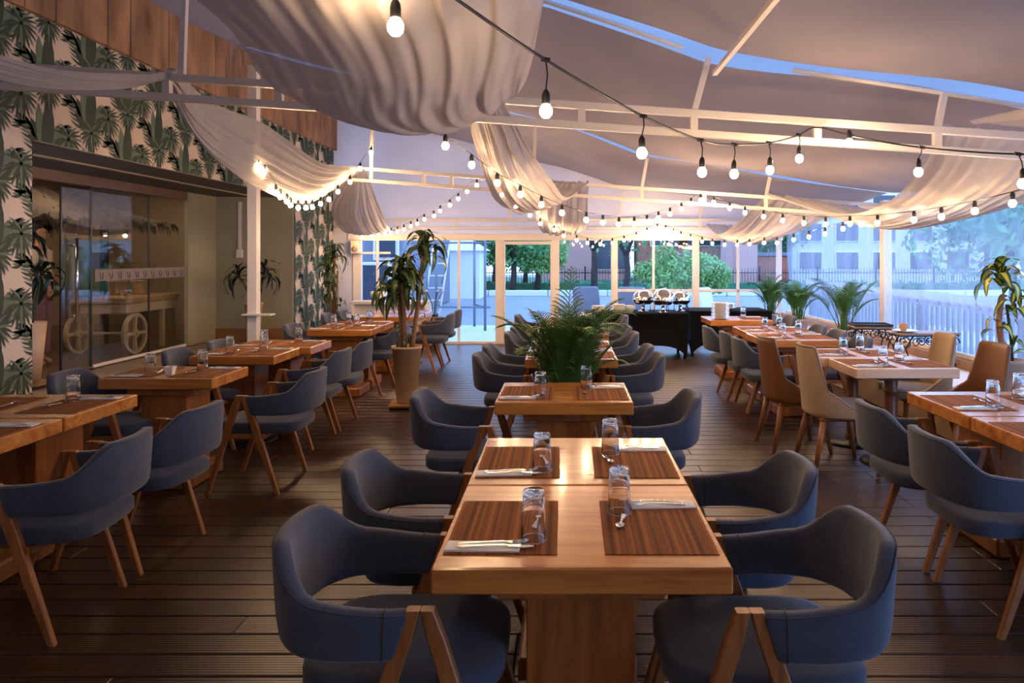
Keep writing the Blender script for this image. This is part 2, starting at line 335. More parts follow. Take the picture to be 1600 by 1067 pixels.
# ------------------------------------------------------------------ mesh helpers
class MB:
    def __init__(s): s.v = []; s.f = []; s.sm = []; s.mi = []; s.cm = 0; s.u = {}
    def add(s, vs, fs, smooth=False):
        o = len(s.v); s.v += [tuple(x) for x in vs]
        for f in fs: s.f.append(tuple(i + o for i in f)); s.sm.append(smooth); s.mi.append(s.cm)
    def box(s, c, d, rot=None, bev=0.0, taper=1.0):
        """box of size d about c, optional Euler rotation, chamfer, taper of the top"""
        hx, hy, hz = d[0] / 2, d[1] / 2, d[2] / 2
        R = Euler(rot).to_matrix() if rot else None
        if not bev:
            vs = [Vector((x * (taper if z > 0 else 1), y * (taper if z > 0 else 1), z)) for z in (-hz, hz) for x, y in ((-hx, -hy), (hx, -hy), (hx, hy), (-hx, hy))]
            fs = [(3, 2, 1, 0), (4, 5, 6, 7), (0, 1, 5, 4), (1, 2, 6, 5), (2, 3, 7, 6), (3, 0, 4, 7)]
        else:
            b = min(bev, hx * .9, hy * .9, hz * .9)
            def ring(ix, iy, z, cr):
                x, y = hx - ix, hy - iy; c = cr
                return [Vector(p) for p in ((-x + c, -y, z), (x - c, -y, z), (x, -y + c, z), (x, y - c, z), (x - c, y, z), (-x + c, y, z), (-x, y - c, z), (-x, -y + c, z))]
            rs = [ring(b, b, -hz, b * .5), ring(0, 0, -hz + b, b), ring(0, 0, hz - b, b), ring(b, b, hz, b * .5)]
            vs = [p for r in rs for p in r]
            fs = [tuple(range(7, -1, -1)), tuple(range(24, 32))]
            for k in range(3):
                for i in range(8): fs.append((k * 8 + i, k * 8 + (i + 1) % 8, k * 8 + 8 + (i + 1) % 8, k * 8 + 8 + i))
        C = Vector(c)
        s.add([(R @ v if R else v) + C for v in vs], fs); return s
    def loft(s, rings, cap=True, closed=True, smooth=True):
        n = len(rings[0]); vs = [p for r in rings for p in r]; fs = []
        for k in range(len(rings) - 1):
            for i in range(n if closed else n - 1):
                j = (i + 1) % n; fs.append((k * n + i, k * n + j, (k + 1) * n + j, (k + 1) * n + i))
        s.add(vs, fs, smooth)
        if cap and closed:
            o = len(s.v) - len(vs)
            s.f.append(tuple(o + i for i in range(n - 1, -1, -1))); s.sm.append(False); s.mi.append(s.cm)
            s.f.append(tuple(o + (len(rings) - 1) * n + i for i in range(n))); s.sm.append(False); s.mi.append(s.cm)
        return s
    def tube(s, pts, r, n=8, cap=True, smooth=True):
        pts = [Vector(p) for p in pts]; rs = r if isinstance(r, (list, tuple)) else [r] * len(pts)
        rings = []; up = None
        for i, p in enumerate(pts):
            t = (pts[min(i + 1, len(pts) - 1)] - pts[max(i - 1, 0)]).normalized()
            if up is None: up = Vector((0, 0, 1)) if abs(t.z) < .9 else Vector((1, 0, 0))
            a = t.cross(up).normalized(); up = a.cross(t).normalized()
            off = PI / 4 if n == 4 else 0
            rings.append([p + (a * math.cos(2 * PI * k / n + off) + up * math.sin(2 * PI * k / n + off)) * rs[i] for k in range(n)])
        return s.loft(rings, cap, True, smooth)
    def lathe(s, prof, n=16, c=(0, 0, 0), cap=True, smooth=True, sx=1.0):
        C = Vector(c)
        rings = [[C + Vector((r * math.cos(2 * PI * k / n) * sx, r * math.sin(2 * PI * k / n), z)) for k in range(n)] for r, z in prof]
        return s.loft(rings, cap, True, smooth)
    def grid(s, fn, nu, nv, smooth=True):
        vs = [fn(i / nu, j / nv) for i in range(nu + 1) for j in range(nv + 1)]
        fs = [(i * (nv + 1) + j, (i + 1) * (nv + 1) + j, (i + 1) * (nv + 1) + j + 1, i * (nv + 1) + j + 1) for i in range(nu) for j in range(nv)]
        s.add(vs, fs, smooth); return s
    def mesh(s, name, mats):
        me = bpy.data.meshes.new(name); me.from_pydata(s.v, [], s.f)
        for m in (mats if isinstance(mats, (list, tuple)) else [mats]): me.materials.append(m)
        me.polygons.foreach_set('use_smooth', s.sm)
        if any(s.mi): me.polygons.foreach_set('material_index', s.mi)
        if s.u:
            a = me.attributes.new('u', 'FLOAT', 'POINT'); vals = [s.u.get(i, 1.0) for i in range(len(s.v))]
            a.data.foreach_set('value', vals)
        me.update(); return me
    def build(s, name, mats, parent=None, loc=None, rz=None, **tags):
        return link(name, s.mesh(name, mats), parent, loc, rz, **tags)

def link(name, me, parent=None, loc=None, rz=None, **tags):
    o = bpy.data.objects.new(name, me); COL.objects.link(o)
    if parent: o.parent = parent
    if loc is not None: o.location = loc
    if rz is not None: o.rotation_euler = (0, 0, rz)
    for k, v in tags.items(): o[k] = v
    return o

def thing(name, label, cat, loc=(0, 0, 0), rz=0.0, group=None):
    o = bpy.data.objects.new(name, None); COL.objects.link(o); o.empty_display_size = .05
    o.location = loc; o.rotation_euler = (0, 0, rz); o['label'] = label; o['category'] = cat
    if group: o['group'] = group
    return o

KIDS = {}
def kids(o):
    if o.name not in KIDS: KIDS[o.name] = list(o.children)
    return KIDS[o.name]
def dup(src, loc=None, rz=None, label=None, group=None, scale=None):
    def rec(o, par):
        c = o.copy(); COL.objects.link(c)
        if par: c.parent = par
        for k in kids(o): rec(k, c)
        return c
    r = rec(src, None)
    if loc is not None: r.location = loc
    if rz is not None: r.rotation_euler = (0, 0, rz)
    if label: r['label'] = label
    if group: r['group'] = group
    if scale: r.scale = scale
    return r

def struct(o): o['kind'] = 'structure'; return o

def catmull(pts, n):
    pts = [Vector(p) for p in pts]; out = []; m = len(pts) - 1
    for k in range(n + 1):
        t = k / n * m; i = min(int(t), m - 1); f = t - i
        p0 = pts[i - 1] if i > 0 else pts[0] * 2 - pts[1]; p1 = pts[i]; p2 = pts[i + 1]
        p3 = pts[i + 2] if i + 2 <= m else pts[m] * 2 - pts[m - 1]
        out.append(0.5 * ((2 * p1) + (p2 - p0) * f + (2 * p0 - 5 * p1 + 4 * p2 - p3) * f * f + (3 * p1 - p0 - 3 * p2 + p3) * f ** 3))
    return out
def smooth01(x): x = max(0, min(1, x)); return x * x * (3 - 2 * x)
# ================================================================== THE SETTING
XL, XR, YB = -4.2, 3.95, 13.3       # left wall face, right vinyl wall, back glass wall
Y0 = -1.2                           # room goes on behind the eye
PLAT = 0.30                         # raised platform behind the left wall line
REC0, REC1 = 5.79, 11.35            # recess of the shopfront in the left wall
XG = -5.45                          # shopfront glass

def interp(x, pts):
    for (a, b), (c, d) in zip(pts, pts[1:]):
        if x <= c: return b + (d - b) * (x - a) / (c - a)
    return pts[-1][1]
RP = [(-4.6, 4.28), (-4.2, 4.18), (-2.5, 3.78), (-.1, 3.16), (.93, 2.80), (2.4, 2.58), (4.2, 2.28)]
def roofz(x): return interp(x, RP)

# ---- floor: a dark bed with single deck boards on it
fl = struct(MB().box((-0.1, 6.0, -0.06), (8.4, 14.8, 0.06)).build('floor', M['gap']))
rw = random.Random(3)
board_meshes = {}
def board(parent, x0, x1, y, w, z, m, key, h=0.024):
    L = round(x1 - x0, 2); k = (key, L, round(w, 3))
    if k not in board_meshes:
        board_meshes[k] = MB().box((0, 0, 0), (L - .004, w - .007, h), bev=.003).mesh('plank', m)
    return link('plank', board_meshes[k], parent, ((x0 + x1) / 2, y, z - h / 2))
PW = 0.155
y = 2.0
row = 0
while y < YB - .05:
    cuts = [XL, XR]
    off = [-2.6, -1.4, -0.2][row % 3] + (rw.choice([0, .3, -.3]) if row % 4 == 0 else 0)
    xs = [XL] + [c for c in (off, off + 2.4, off + 4.8) if XL + .3 < c < XR - .3] + [XR]
    for a, b in zip(xs, xs[1:]): board(fl, round(a, 2), round(b, 2), y + PW / 2, PW, 0, M['deck'], 'f')
    y += PW; row += 1
mb = MB()
y2 = 2.0 - PW
while y2 > Y0:
    for a, b in ((XL, -1.0), (-1.0, 1.4), (1.4, XR)): mb.box(((a + b) / 2, y2 + PW / 2, -.012), (b - a - .004, PW - .007, .024))
    y2 -= PW
o = mb.build('plank', M['deck'], fl, kind='stuff')

# ---- raised platform in front of the shopfront
pl = struct(MB().box(((XL - 6.9) / 2, (REC0 + REC1) / 2, (PLAT - .03) / 2 - .03), (abs(XL + 6.9) - .01, REC1 - REC0 - .02, PLAT - .03)).build('trim_1', M['gap']))
pl['label'] = 'raised platform of pale boards in front of the glass shopfront'
MB().box((XL - .01, (REC0 + REC1) / 2, PLAT / 2 - .02), (.02, REC1 - REC0 - .02, PLAT - .04)).build('riser_board', M['deck_pale'], pl)
y = REC0 + .02
while y < REC1 - .05:
    board(pl, XG + .03, XL, min(y, REC1 - PW) + PW / 2, PW, PLAT, M['deck_pale'], 'p')
    y += PW

# ---- left wall: wallpapered wall with the shopfront recess, timber boards above
WT = 3.49
wl_ = MB()
wl_.box((XL - .08, (Y0 + REC0) / 2, 2.15), (.16, REC0 - Y0, 4.3))
wl_.box((XL - .08, (REC1 + YB) / 2 + .05, 2.15), (.16, YB - REC1 + .1, 4.3))
wl_.box((XL - .08, (REC0 + REC1) / 2, 3.4), (.16, REC1 - REC0, 1.8))
wall_left = struct(wl_.build('wall_left', M['paper_ground']))
pan = MB().box((0, 0, 0), (.05, .338, .80), bev=.006).mesh('panel', M['concrete'])
y = 1.2; i = 0
while y < YB - .05:
    link('panel', pan, wall_left, (XL + .025 + .004 * ((i * 7) % 3), y + .17, WT + .40)); y += .342; i += 1

# printed leaves of the wallpaper: flat print, cut at the wall's edges
def blade(mb, c, ang, L, w, curve, mi, z):
    """one leaf outline in the wall plane (a across, b up)"""
    ca, sa = math.cos(ang), math.sin(ang); n = 5; vs = []
    for k in range(n + 1):
        t = k / n; bend = curve * t * t
        px, py = L * t, bend * L
        ww = w * math.sin(PI * min(1, .08 + t * .92)) ** .7 * .5 if k < n else .0005
        for sgn in (1, -1):
            x, yy = px, py + sgn * ww
            vs.append((z, c[0] + x * ca - yy * sa, c[1] + x * sa + yy * ca))
    mb.cm = mi
    mb.add(vs, [(2 * k, 2 * k + 1, 2 * k + 3, 2 * k + 2) for k in range(n)])
def motif_fan(mb, a, b, s, z):
    """round fan leaf whose ribs arch over and hang"""
    for k in range(19):
        q = (k - 9) / 9
        an = math.radians(-90 + q * 165)
        blade(mb, (a, b), an, s * (.20 - .06 * abs(q) ** 1.5), .026 * s, (.05 + .5 * abs(q)) * (-1 if q > 0 else 1), (k % 3 == 0), z + .0002 * (k % 2))
def motif_banana(mb, a, b, s, z):
    for n_, (an, L, w) in enumerate(((128, .24, .085), (52, .24, .085), (108, .31, .085), (74, .31, .085), (90, .38, .09), (150, .18, .06), (30, .18, .06))):
        blade(mb, (a, b), math.radians(an), L * s, w * s, .12 if an < 90 else -.12, n_ in (1, 2), z + .0002 * n_)
    for sg in (1, -1):
        for k in range(11):              # side sprays of narrow arching leaflets
            t = k / 10; c = (a + sg * (.05 + .15 * t) * s, b + (.02 + .16 * math.sin(t * 2.2)) * s)
            blade(mb, c, math.radians(90 - sg * (95 + 25 * t)), s * .13 * (1 - .4 * t), .020 * s, -.35 * sg * -1, k % 2, z)
            blade(mb, c, math.radians(90 - sg * (20 + 30 * t)), s * .10 * (1 - .3 * t), .018 * s, -.4 * sg, 0, z)
def print_rect(a0, a1, b0, b1):
    mb = MB(); pa, pb = .54, .54; z = XL + .0025
    i0 = int(a0 / pa) - 1
    for i in range(i0, int(a1 / pa) + 2):
        for j in range(int(b0 / pb) - 1, int(b1 / pb) + 2):
            a = i * pa; b = j * pb + (pb / 2 if i % 2 else 0)
            motif_banana(mb, a, b - .03, 1.32, z)
            motif_fan(mb, a + .27, b + .14, 1.05, z + .002)
            motif_fan(mb, a + .03, b - .03, .9, z + .003)
    me = mb.mesh('printed_leaves', [M['paper_green'], M['paper_green2']])
    bm = bmesh.new(); bm.from_mesh(me)
    for co, no in (((0, a0, 0), (0, -1, 0)), ((0, a1, 0), (0, 1, 0)), ((0, 0, b0), (0, 0, -1)), ((0, 0, b1), (0, 0, 1))):
        bmesh.ops.bisect_plane(bm, geom=bm.verts[:] + bm.edges[:] + bm.faces[:], plane_co=co, plane_no=no, clear_outer=True)
    bm.to_mesh(me); bm.free()
    link('printed_leaves', me, wall_left, kind='stuff')
print_rect(3.4, REC0, .0, WT); print_rect(REC0, REC1, 2.5, WT); print_rect(REC1, YB, 0, WT)
# soffit, recess end wall, its skirting and trunking
sf = struct(MB().box(((XL + XG) / 2 - .065, (REC0 + REC1) / 2, 2.564), (XL - XG + .09, REC1 - REC0, .14)).build('trim_2', M['dark_soffit']))
sf['label'] = 'dark soffit over the glass shopfront'
MB().box((-4.75, (REC0 + REC1) / 2 + .3, 2.49), (.05, REC1 - REC0 - .9, .02)).build('light_channel', mat('lamp_channel', srgb(150, 130, 104), .5), sf)
we = MB().box(((XL + XG) / 2 - .06, REC1 + .05, 1.42), (XL - XG + .1, .1, 2.3))
wall_rec = struct(we.build('wall_recess', M['sage_wall']))
MB().box((XG + .03, REC1 - .42, 1.4), (.06, .84, 2.2)).build('side_panel', M['sage_wall'], wall_rec)
struct(MB().box(((XL + XG) / 2, REC1 - .012, PLAT + .085), (XL - XG, .024, .17)).build('baseboard_recess', M['skirting_wood']))
tk = thing('cable_trunking', 'white cable trunking ending in a small box on the sage recess wall', 'trunking', (-5.02, REC1 - .002, 1.62))
MB().box((0, -.012, .42), (.05, .024, .76), bev=.004).build('duct', M['white_wall'], tk)
MB().box((0, -.022, 0), (.10, .044, .13), bev=.008).build('outlet_box', M['white_wall'], tk)

# ---- glass shopfront
GH = 2.50
def gx(py0, py1, z0, z1, name, m, par, th=.03, x=XG):
    return MB().box((x, (py0 + py1) / 2, (z0 + z1) / 2), (th, py1 - py0, z1 - z0), bev=.003).build(name, m, par)
bronze = mat('bronze_head_rail', srgb(118, 92, 76), .4, .3)
dark_seal = mat('dark_glass_edge', srgb(30, 28, 28), .3)
w1 = struct(bpy.data.objects.new('window_1', None)); COL.objects.link(w1)
gx(REC0, 10.9, 2.38, GH, 'head_rail', bronze, w1, .08)
gx(8.45, 10.55, PLAT + .03, 2.38, 'pane', M['tint_pane'], w1, .012)
gx(8.45, 10.9, PLAT, PLAT + .03, 'sill', M['white_metal'], w1, .06)
for yy in (8.43, 9.62, 10.88): gx(yy - .012, yy + .012, PLAT + .03, 2.38, 'glass_edge', dark_seal, w1, .02)
gx(10.57, 10.88, PLAT + .03, 2.38, 'pane', M['tint_pane'], w1, .012)
band = gx(8.5, 10.86, 1.29, 1.43, 'frosted_band', M['etch'], w1, .006, XG + .012)
d1 = struct(bpy.data.objects.new('door_1', None)); COL.objects.link(d1)
gx(7.90, 8.40, PLAT + .02, 2.34, 'pane', M['tint_pane'], d1, .012, XG + .03)
for yy in (7.90, 8.40): gx(yy - .01, yy + .01, PLAT + .02, 2.34, 'glass_edge', dark_seal, d1, .02, XG + .03)
hx = XG + .09
MB().tube([(XG + .03, 8.07, 1.70), (hx, 8.07, 1.70)], .011).tube([(XG + .03, 8.07, .92), (hx, 8.07, .92)], .011).tube([(hx, 8.07, .84), (hx, 8.07, 1.78)], .016).build('handle', M['chrome'], d1)
# scroll marks repeated along the frosted band (flat print)
mk = MB()
for k in range(13):
    yy = 8.62 + k * .178
    pts = [(XG + .017, yy + dx, 1.36 + dz) for dx, dz in ((-.035, .03), (-.03, -.01), (-.01, -.032), (.012, -.03), (.022, -.005), (.02, .03), (.022, -.04), (.005, -.05), (-.02, -.045))]
    mk.tube(pts, .0045, 4)
mk.build('scroll_print', M['etch_dark'], w1, kind='stuff')
# the room behind the shopfront
itw = MB()
itw.box((-9.45, 9.0, 1.5), (.1, 10, 3.0)); itw.box((-7.3, 13.9, 1.5), (4.4, .1, 3.0)); itw.box((-7.3, 4.2, 1.5), (4.4, .1, 3.0))
itw.box((-5.5, 4.9, 1.5), (.1, 1.6, 3.0)); itw.box((-5.5, 12.4, 1.5), (.1, 2.6, 3.0))
wi = struct(itw.build('wall_interior', M['interior']))
struct(MB().box((-7.4, 9.0, PLAT - .06), (4.1, 9.8, .12)).build('floor_interior', M['interior_floor']))
struct(MB().box((-7.4, 9.0, 2.95), (4.2, 9.8, .1)).build('ceiling_interior', M['interior']))
lens = mat('lamp_lens', (1, .8, .6, 1), .5, emit=((1.0, .68, .42, 1), 24))
for i, (lx_, ly_) in enumerate(((-6.6, 7.4), (-6.6, 9.8), (-7.0, 12.4))):
    c = thing('ceiling_lamp', ['round ceiling lamp inside nearest the door', 'round ceiling lamp inside above the cart', 'round ceiling lamp deep inside the room'][i], 'lamp', (lx_, ly_, 2.9), 0, 'round lamps inside the shopfront')
    MB().lathe([(0, -.03), (.32, -.03), (.33, 0), (0, 0)], 20).build('lamp_body', M['white_metal'], c)
    MB().lathe([(0, -.045), (.30, -.04), (.30, -.03), (0, -.03)], 20).build('lamp_lens', lens, c)

# ---- right side: bench-high ledge, vinyl sheets, posts
led = struct(MB().box((3.66, 8.5, .225), (.74, 9.6, .45), bev=.01).build('trim_3', M['pot_beige'])); led['label'] = 'low ledge along the clear vinyl wall'
struct(MB().box((3.66, 8.5, .463), (.76, 9.6, .025), bev=.005).build('trim_4', M['white_frame']))
struct(MB().box((3.93, 8.5, .52), (.10, 9.6, .09), bev=.004).build('baseboard_right', M['skirting_wood']))
wr = struct(bpy.data.objects.new('wall_right', None)); COL.objects.link(wr)
vin = [(.2, 4.55), (4.65, 9.13), (9.27, 13.2)]
for a, b in vin:
    def fn(u, v, a=a, b=b):
        yy = a + (b - a) * u; zz = .58 + (2.2 - .58) * v
        return (3.97 + .012 * math.sin(9 * yy + 2 * zz) + .010 * math.sin(23 * yy - 5 * zz) + .01 * math.sin(7 * zz), yy, zz)
    MB().grid(fn, 40, 12).build('vinyl_sheet', M['vinyl'], wr)
    MB().box((3.97, (a + b) / 2, .59), (.05, b - a, .05), bev=.004).build('bottom_rail', M['white_frame'], wr)
for yy in (.05, 4.6, 9.2):
    MB().box((4.0, yy, 1.14), (.11, .11, 2.28), bev=.006).build('post', M['white_metal'], wr)
MB().box((3.97, 6.6, 2.20), (.09, 13.4, .10), bev=.006).build('eave_beam', M['white_metal'], wr)

# ---- back wall: white frames and glass
def bx_(px0, px1, z0, z1, name, m, par, th=.07, y=YB, bev=.004):
    x0, x1 = (px0 - VX) * YB / F, (px1 - VX) * YB / F
    return MB().box(((x0 + x1) / 2, y, (z0 + z1) / 2), (x1 - x0, th, z1 - z0), bev=bev).build(name, m, par)
wb = struct(bpy.data.objects.new('wall_back', None)); COL.objects.link(wb)
HD = 1.865
bx_(545, 1222, HD, HD + .12, 'header', M['white_frame'], wb, .12)
bx_(559, 1222, 0, .05, 'base_rail', M['white_frame'], wb, .12)
bx_(519, 553, 0, 3.2, 'side_panel', M['gable_cloth'], wb, .04)
for p, w in ((559, 13), (781, 13), (868, 12), (960, 10), (1087, 10), (1217, 7)):
    bx_(p - w / 2, p + w / 2, .05, HD, 'frame_post', M['white_frame'], wb, .10)
segs = [(566, 717), (717, 774), (874, 955), (965, 1021), (1021, 1082), (1092, 1153), (1153, 1213)]
for i, (a, b) in enumerate(segs):
    w = struct(bpy.data.objects.new('window_%d' % (i + 2), None)); COL.objects.link(w)
    bx_(a, b, .05, HD, 'pane', M['glass_pane'], w, .012, YB, 0)
    if a in (717, 1021, 1153): bx_(a - 2, a + 2, .05, HD, 'mullion', M['white_frame'], w, .05)
    if i == 0: bx_(588, 592, .05, HD, 'mullion', M['white_frame'], w, .05); bx_(566, 610, 1.62, 1.66, 'rail', M['white_frame'], w, .04)
    if a > 960: bx_(a, b, .935, .985, 'rail', M['white_frame'], w, .05)
d2 = struct(bpy.data.objects.new('door_2', None)); COL.objects.link(d2)
bx_(788, 862, .05, 1.80, 'pane', M['glass_pane'], d2, .012, YB - .05, 0)
bx_(787, 863, 1.79, 1.85, 'door_rail', M['white_frame'], d2, .05, YB - .05)
bx_(860, 865, .05, 1.80, 'door_stile', M['white_frame'], d2, .05, YB - .05)
bx_(787, 790, .05, 1.80, 'door_stile', M['white_frame'], d2, .05, YB - .05)
def gab(u, v):
    x = -4.3 + 8.4 * u; zt = roofz(x) + .1; z0 = HD + .1
    return (x, YB + .04 + .02 * math.sin(5 * x) * math.sin(PI * v), z0 + (zt - z0) * v)
MB().grid(gab, 40, 12).build('gable_cloth', M['gable_cloth'], wb)
wk = struct(MB().box((-.1, Y0 - .05, 1.9), (8.4, .1, 4.2)).build('wall_behind', M['white_wall']))

# ---- roof: three canvas sheets over the trusses, gaps of open sky between them
ceil_ = struct(bpy.data.objects.new('ceiling', None)); COL.objects.link(ceil_)
TY = [0.0, 4.6, 9.2, 13.2]
def edge_wave(x, k): return .045 * math.sin(1.9 * x + k) + .02 * math.sin(4.3 * x + 2 * k)
for k, (a, b) in enumerate(((-1.2, 4.50), (4.78, 9.14), (9.26, 13.5))):
    def fn(u, v, a=a, b=b, k=k):
        x = -4.5 + 8.55 * u
        ya = a + (edge_wave(x, k) if k else 0); yb = b + (edge_wave(x, k + 1) * .6 if k < 2 else 0)
        yy = ya + (yb - ya) * v
        s = math.sin(PI * v)
        z = roofz(x) - .10 * s * (.7 + .3 * math.sin(1.4 * x + k)) + .012 * math.sin(3.1 * x + 1.3 * yy + k)
        fade = max(0, min(1, (XR - x) / 1.5, (x + 4.2) / 1.2))
        return (x, yy, z + .06 + (.02 * math.sin(.9 * yy + x) * fade))
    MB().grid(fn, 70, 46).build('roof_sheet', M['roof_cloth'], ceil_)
for x in (.93,):
    MB().box((x, 1.9, roofz(x) - .075), (.028, 5.4, .028)).build('purlin', M['white_metal'], ceil_)

for a, b in ((-.25, .75), (1.45, 3.9)):
    MB().tube([(x_, 4.70, roofz(x_) + .05) for x_ in (a, (a + b) / 2, b)], .016, 8).build('edge_pipe', M['white_metal'], ceil_)
def flyf(u, v):
    x = -4.7 + 9.0 * u; return (x, -1.4 + 15.2 * v, roofz(x) + .34 + .03 * math.sin(2 * x + 3 * v))
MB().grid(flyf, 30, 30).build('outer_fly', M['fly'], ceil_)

# ---- trusses
def truss(Y, low, gap, verts, ups, x0, x1, label, th=.042):
    t = thing('roof_truss', label, 'truss', (0, Y, 0))
    lx = lambda x, d: low[0] + low[1] * x + d
    for nm, d in (('bottom_chord', 0), ('top_chord', gap)):
        a, b = (x0, lx(x0, d)), (x1, lx(x1, d)); L = math.hypot(b[0] - a[0], b[1] - a[1])
        MB().box(((a[0] + b[0]) / 2, 0, (a[1] + b[1]) / 2), (L, th, th), rot=(0, -math.atan2(b[1] - a[1], b[0] - a[0]), 0), bev=.003).build(nm, M['white_metal'], t)
    for x in verts:
        MB().box((x, 0, lx(x, gap / 2)), (th, th, gap - th + .004)).build('web_strut', M['white_metal'], t)
    for x, xt in ups:
        MB().tube([(x, 0, lx(x, gap)), (xt, .03, roofz(xt) + .02)], .026, 4, smooth=False).build('roof_strut', M['white_metal'], t)
    return t
truss(TY[1], (2.405, -.0687), .125, (-2.49, -1.79, .1, .8, 1.57, 2.32), ((-2.40, -2.38), (.80, .9), (2.32, 2.38)), XL + .06, XR - .03, 'nearest white ladder truss across the tent roof, big drape gathered on it', .045)
truss(TY[2], (2.35, -.07), .145, (-2.43, -1.78, -1.43, -.4, .95, 1.73, 2.5), ((-2.43, -2.42), (.95, 1.02), (2.5, 2.56), (-.4, -.38)), XL + .06, XR - .03, 'middle white ladder truss halfway down the tent')
truss(TY[3], (2.08, 0), .15, (-3.0, -1.97, -1.1, .1, .93, 2.4), ((-1.0, -1.0), (.93, 1.05), (2.4, 2.45)), XL + .06, XR - .03, 'farthest white ladder truss above the back windows', .045)
pp = thing('tent_post', 'square white post with a small shelf beside the recess on the left', 'post', (-3.9, 9.2, 0))
MB().box((0, 0, 1.98), (.12, .12, 3.96), bev=.006).build('shaft', M['white_metal'], pp)
MB().box((.10, -.10, .86), (.36, .16, .02), bev=.004).build('shelf', M['white_metal'], pp)
MB().tube([(1.12, 0, 3.5), (1.12, 0, 3.52)], .001, 4) if False else None

# ================================================================== OUTSIDE
GZ = -.1
g = struct(MB().box((4, 40, GZ - .5), (120, 52.8, 1.0)).build('ground', M['asphalt']))
struct(MB().box((-2.2, 15.5, GZ + .01), (22, 4.2, .04)).build('ground_apron', M['paving']))
struct(MB().box((14.6, 6.5, GZ - .05), (20.8, 14.5, .12)).build('ground_side', M['asphalt']))
kerb = thing('kerb', 'long white kerb across the far side of the yard', 'kerb', (0, 31, GZ))
for i in range(26):
    MB().box((-32 + i * 2.5, 0, .12), (2.46, .35, .24), bev=.02).build('kerb_stone', M['kerb'], kerb)
struct(MB().box((0, 44, GZ + .03), (90, 24, .08)).build('ground_verge', M['hedge']))
def leafball(mb, c, r, n, s, rnd, flat=.8):
    for _ in range(n):
        d = Vector((rnd.gauss(0, 1), rnd.gauss(0, 1), rnd.gauss(0, 1))).normalized() * (r * (rnd.random() ** .35))
        p = Vector(c) + Vector((d.x, d.y, d.z * flat)); a = Vector((rnd.gauss(0, 1), rnd.gauss(0, 1), rnd.gauss(0, 1))).normalized()
        b = a.cross(Vector((rnd.gauss(0, 1), rnd.gauss(0, 1), rnd.gauss(0, 1)))).normalized(); k = s * rnd.uniform(.6, 1.3)
        mb.add([p - a * k, p + b * k * .45, p + a * k, p - b * k * .45], [(0, 1, 2, 3)])
rh = random.Random(5)
hm = MB(); hm.box((0, 0, .18), (46, .7, .36))
for _ in range(2600): leafball(hm, (rh.uniform(-23, 23), rh.uniform(-.4, .4), rh.uniform(.1, .42)), .1, 1, .12, rh)
h = hm.build('hedge', M['hedge'], None, (-2, 36, GZ)); h['label'] = 'low clipped green hedge in front of the iron fence outside'; h['category'] = 'hedge'; h['kind'] = 'stuff'
fence = thing('iron_fence', 'black iron fence with pointed pickets behind the hedge outside', 'fence', (0, 38, GZ))
pm = MB()
for i in range(300):
    x = -23 + i * .15; pm.box((x, 0, .52), (.022, .022, .98)); pm.box((x, 0, 1.04), (.03, .03, .06), taper=.1)
pm.build('pickets', M['black_metal'], fence, kind='stuff')
for z in (.18, .82): MB().box((-1, 0, z), (46, .05, .05)).build('rail', M['black_metal'], fence)
for i in range(16): MB().box((-23 + i * 3, 0, .58), (.09, .09, 1.16), taper=.9).build('fence_post', M['black_metal'], fence)

def tree(x, Y, h, cr, label, lm, blobs, seed, trunk_r=.16, lean=.3, leaves=420, fork=3, ls=.22):
    r = random.Random(seed); t = thing('tree', label, 'tree', (x, Y, GZ)); tb = MB()
    tips = []
    base = catmull([(0, 0, 0), (lean * .3, 0, h * .25), (lean * .2, .1, h * .45)], 6); tb.tube(base, [trunk_r * (1 - .05 * i) for i in range(7)], 8)
    for k in range(fork):
        a = 2 * PI * k / fork + r.random(); e = Vector((math.cos(a) * cr * .75, math.sin(a) * cr * .6, h * r.uniform(.75, .98)))
        p = catmull([base[-1], base[-1].lerp(e, .5) + Vector((r.uniform(-.2, .2), 0, h * .05)), e], 6)
        tb.tube(p, [trunk_r * .65 * (1 - i / 7.5) for i in range(7)], 6); tips.append(e)
        for q in range(3):
            s = p[2 + q]; e2 = s + Vector((r.uniform(-1, 1) * cr * .6, r.uniform(-.6, .6) * cr * .6, r.uniform(.1, .3) * h))
            tb.tube([s, s.lerp(e2, .5) + Vector((0, 0, .1)), e2], [trunk_r * .28, trunk_r * .18, .01], 5); tips.append(e2)
    tb.build('trunk', M['bark'], t)
    if blobs:
        fb = MB()
        for e in tips[:blobs]: leafball(fb, e + Vector((0, 0, -h * .16)), cr * .72, leaves * 2, ls * .62, r, .9)
        fb.build('foliage', M[lm], t, kind='stuff')
    return t
def px_(px, Y): return (px - VX) * Y / F
tree(px_(690, 34), 34, 3.6, 1.9, 'leafy tree beside the white tent seen through the left back windows', 'leaf_far', 9, 1, leaves=300)
tree(px_(745, 34.5), 34.5, 3.4, 1.7, 'dark leafy tree just left of the sliding door outside', 'leaf_far', 9, 2, leaves=300)
tree(px_(800, 34), 34, 3.2, 1.4, 'tree with dark twin trunk seen through the sliding door', 'leaf_far', 8, 3, leaves=220)
tree(px_(838, 35), 35, 2.4, 1.0, 'round light green tree right of the dark twin trunk', 'leaf_far2', 9, 4, leaves=260, ls=.16)
tree(px_(928, 33), 33, 4.2, 1.6, 'bare-stemmed tree behind the tall palm frond outside', 'leaf_far', 2, 5, .17, .1, 40)
tree(px_(975, 30), 30, 3.8, 1.9, 'dark forked tree with thin crown in front of the gridded window outside', 'leaf_far', 3, 6, .15, .5, 40, 4)
tree(px_(1036, 22), 22, 1.5, .5, 'slim light green shrub left of the serving dishes outside', 'leaf_far2', 9, 7, .03, .05, 150, 3, .10)
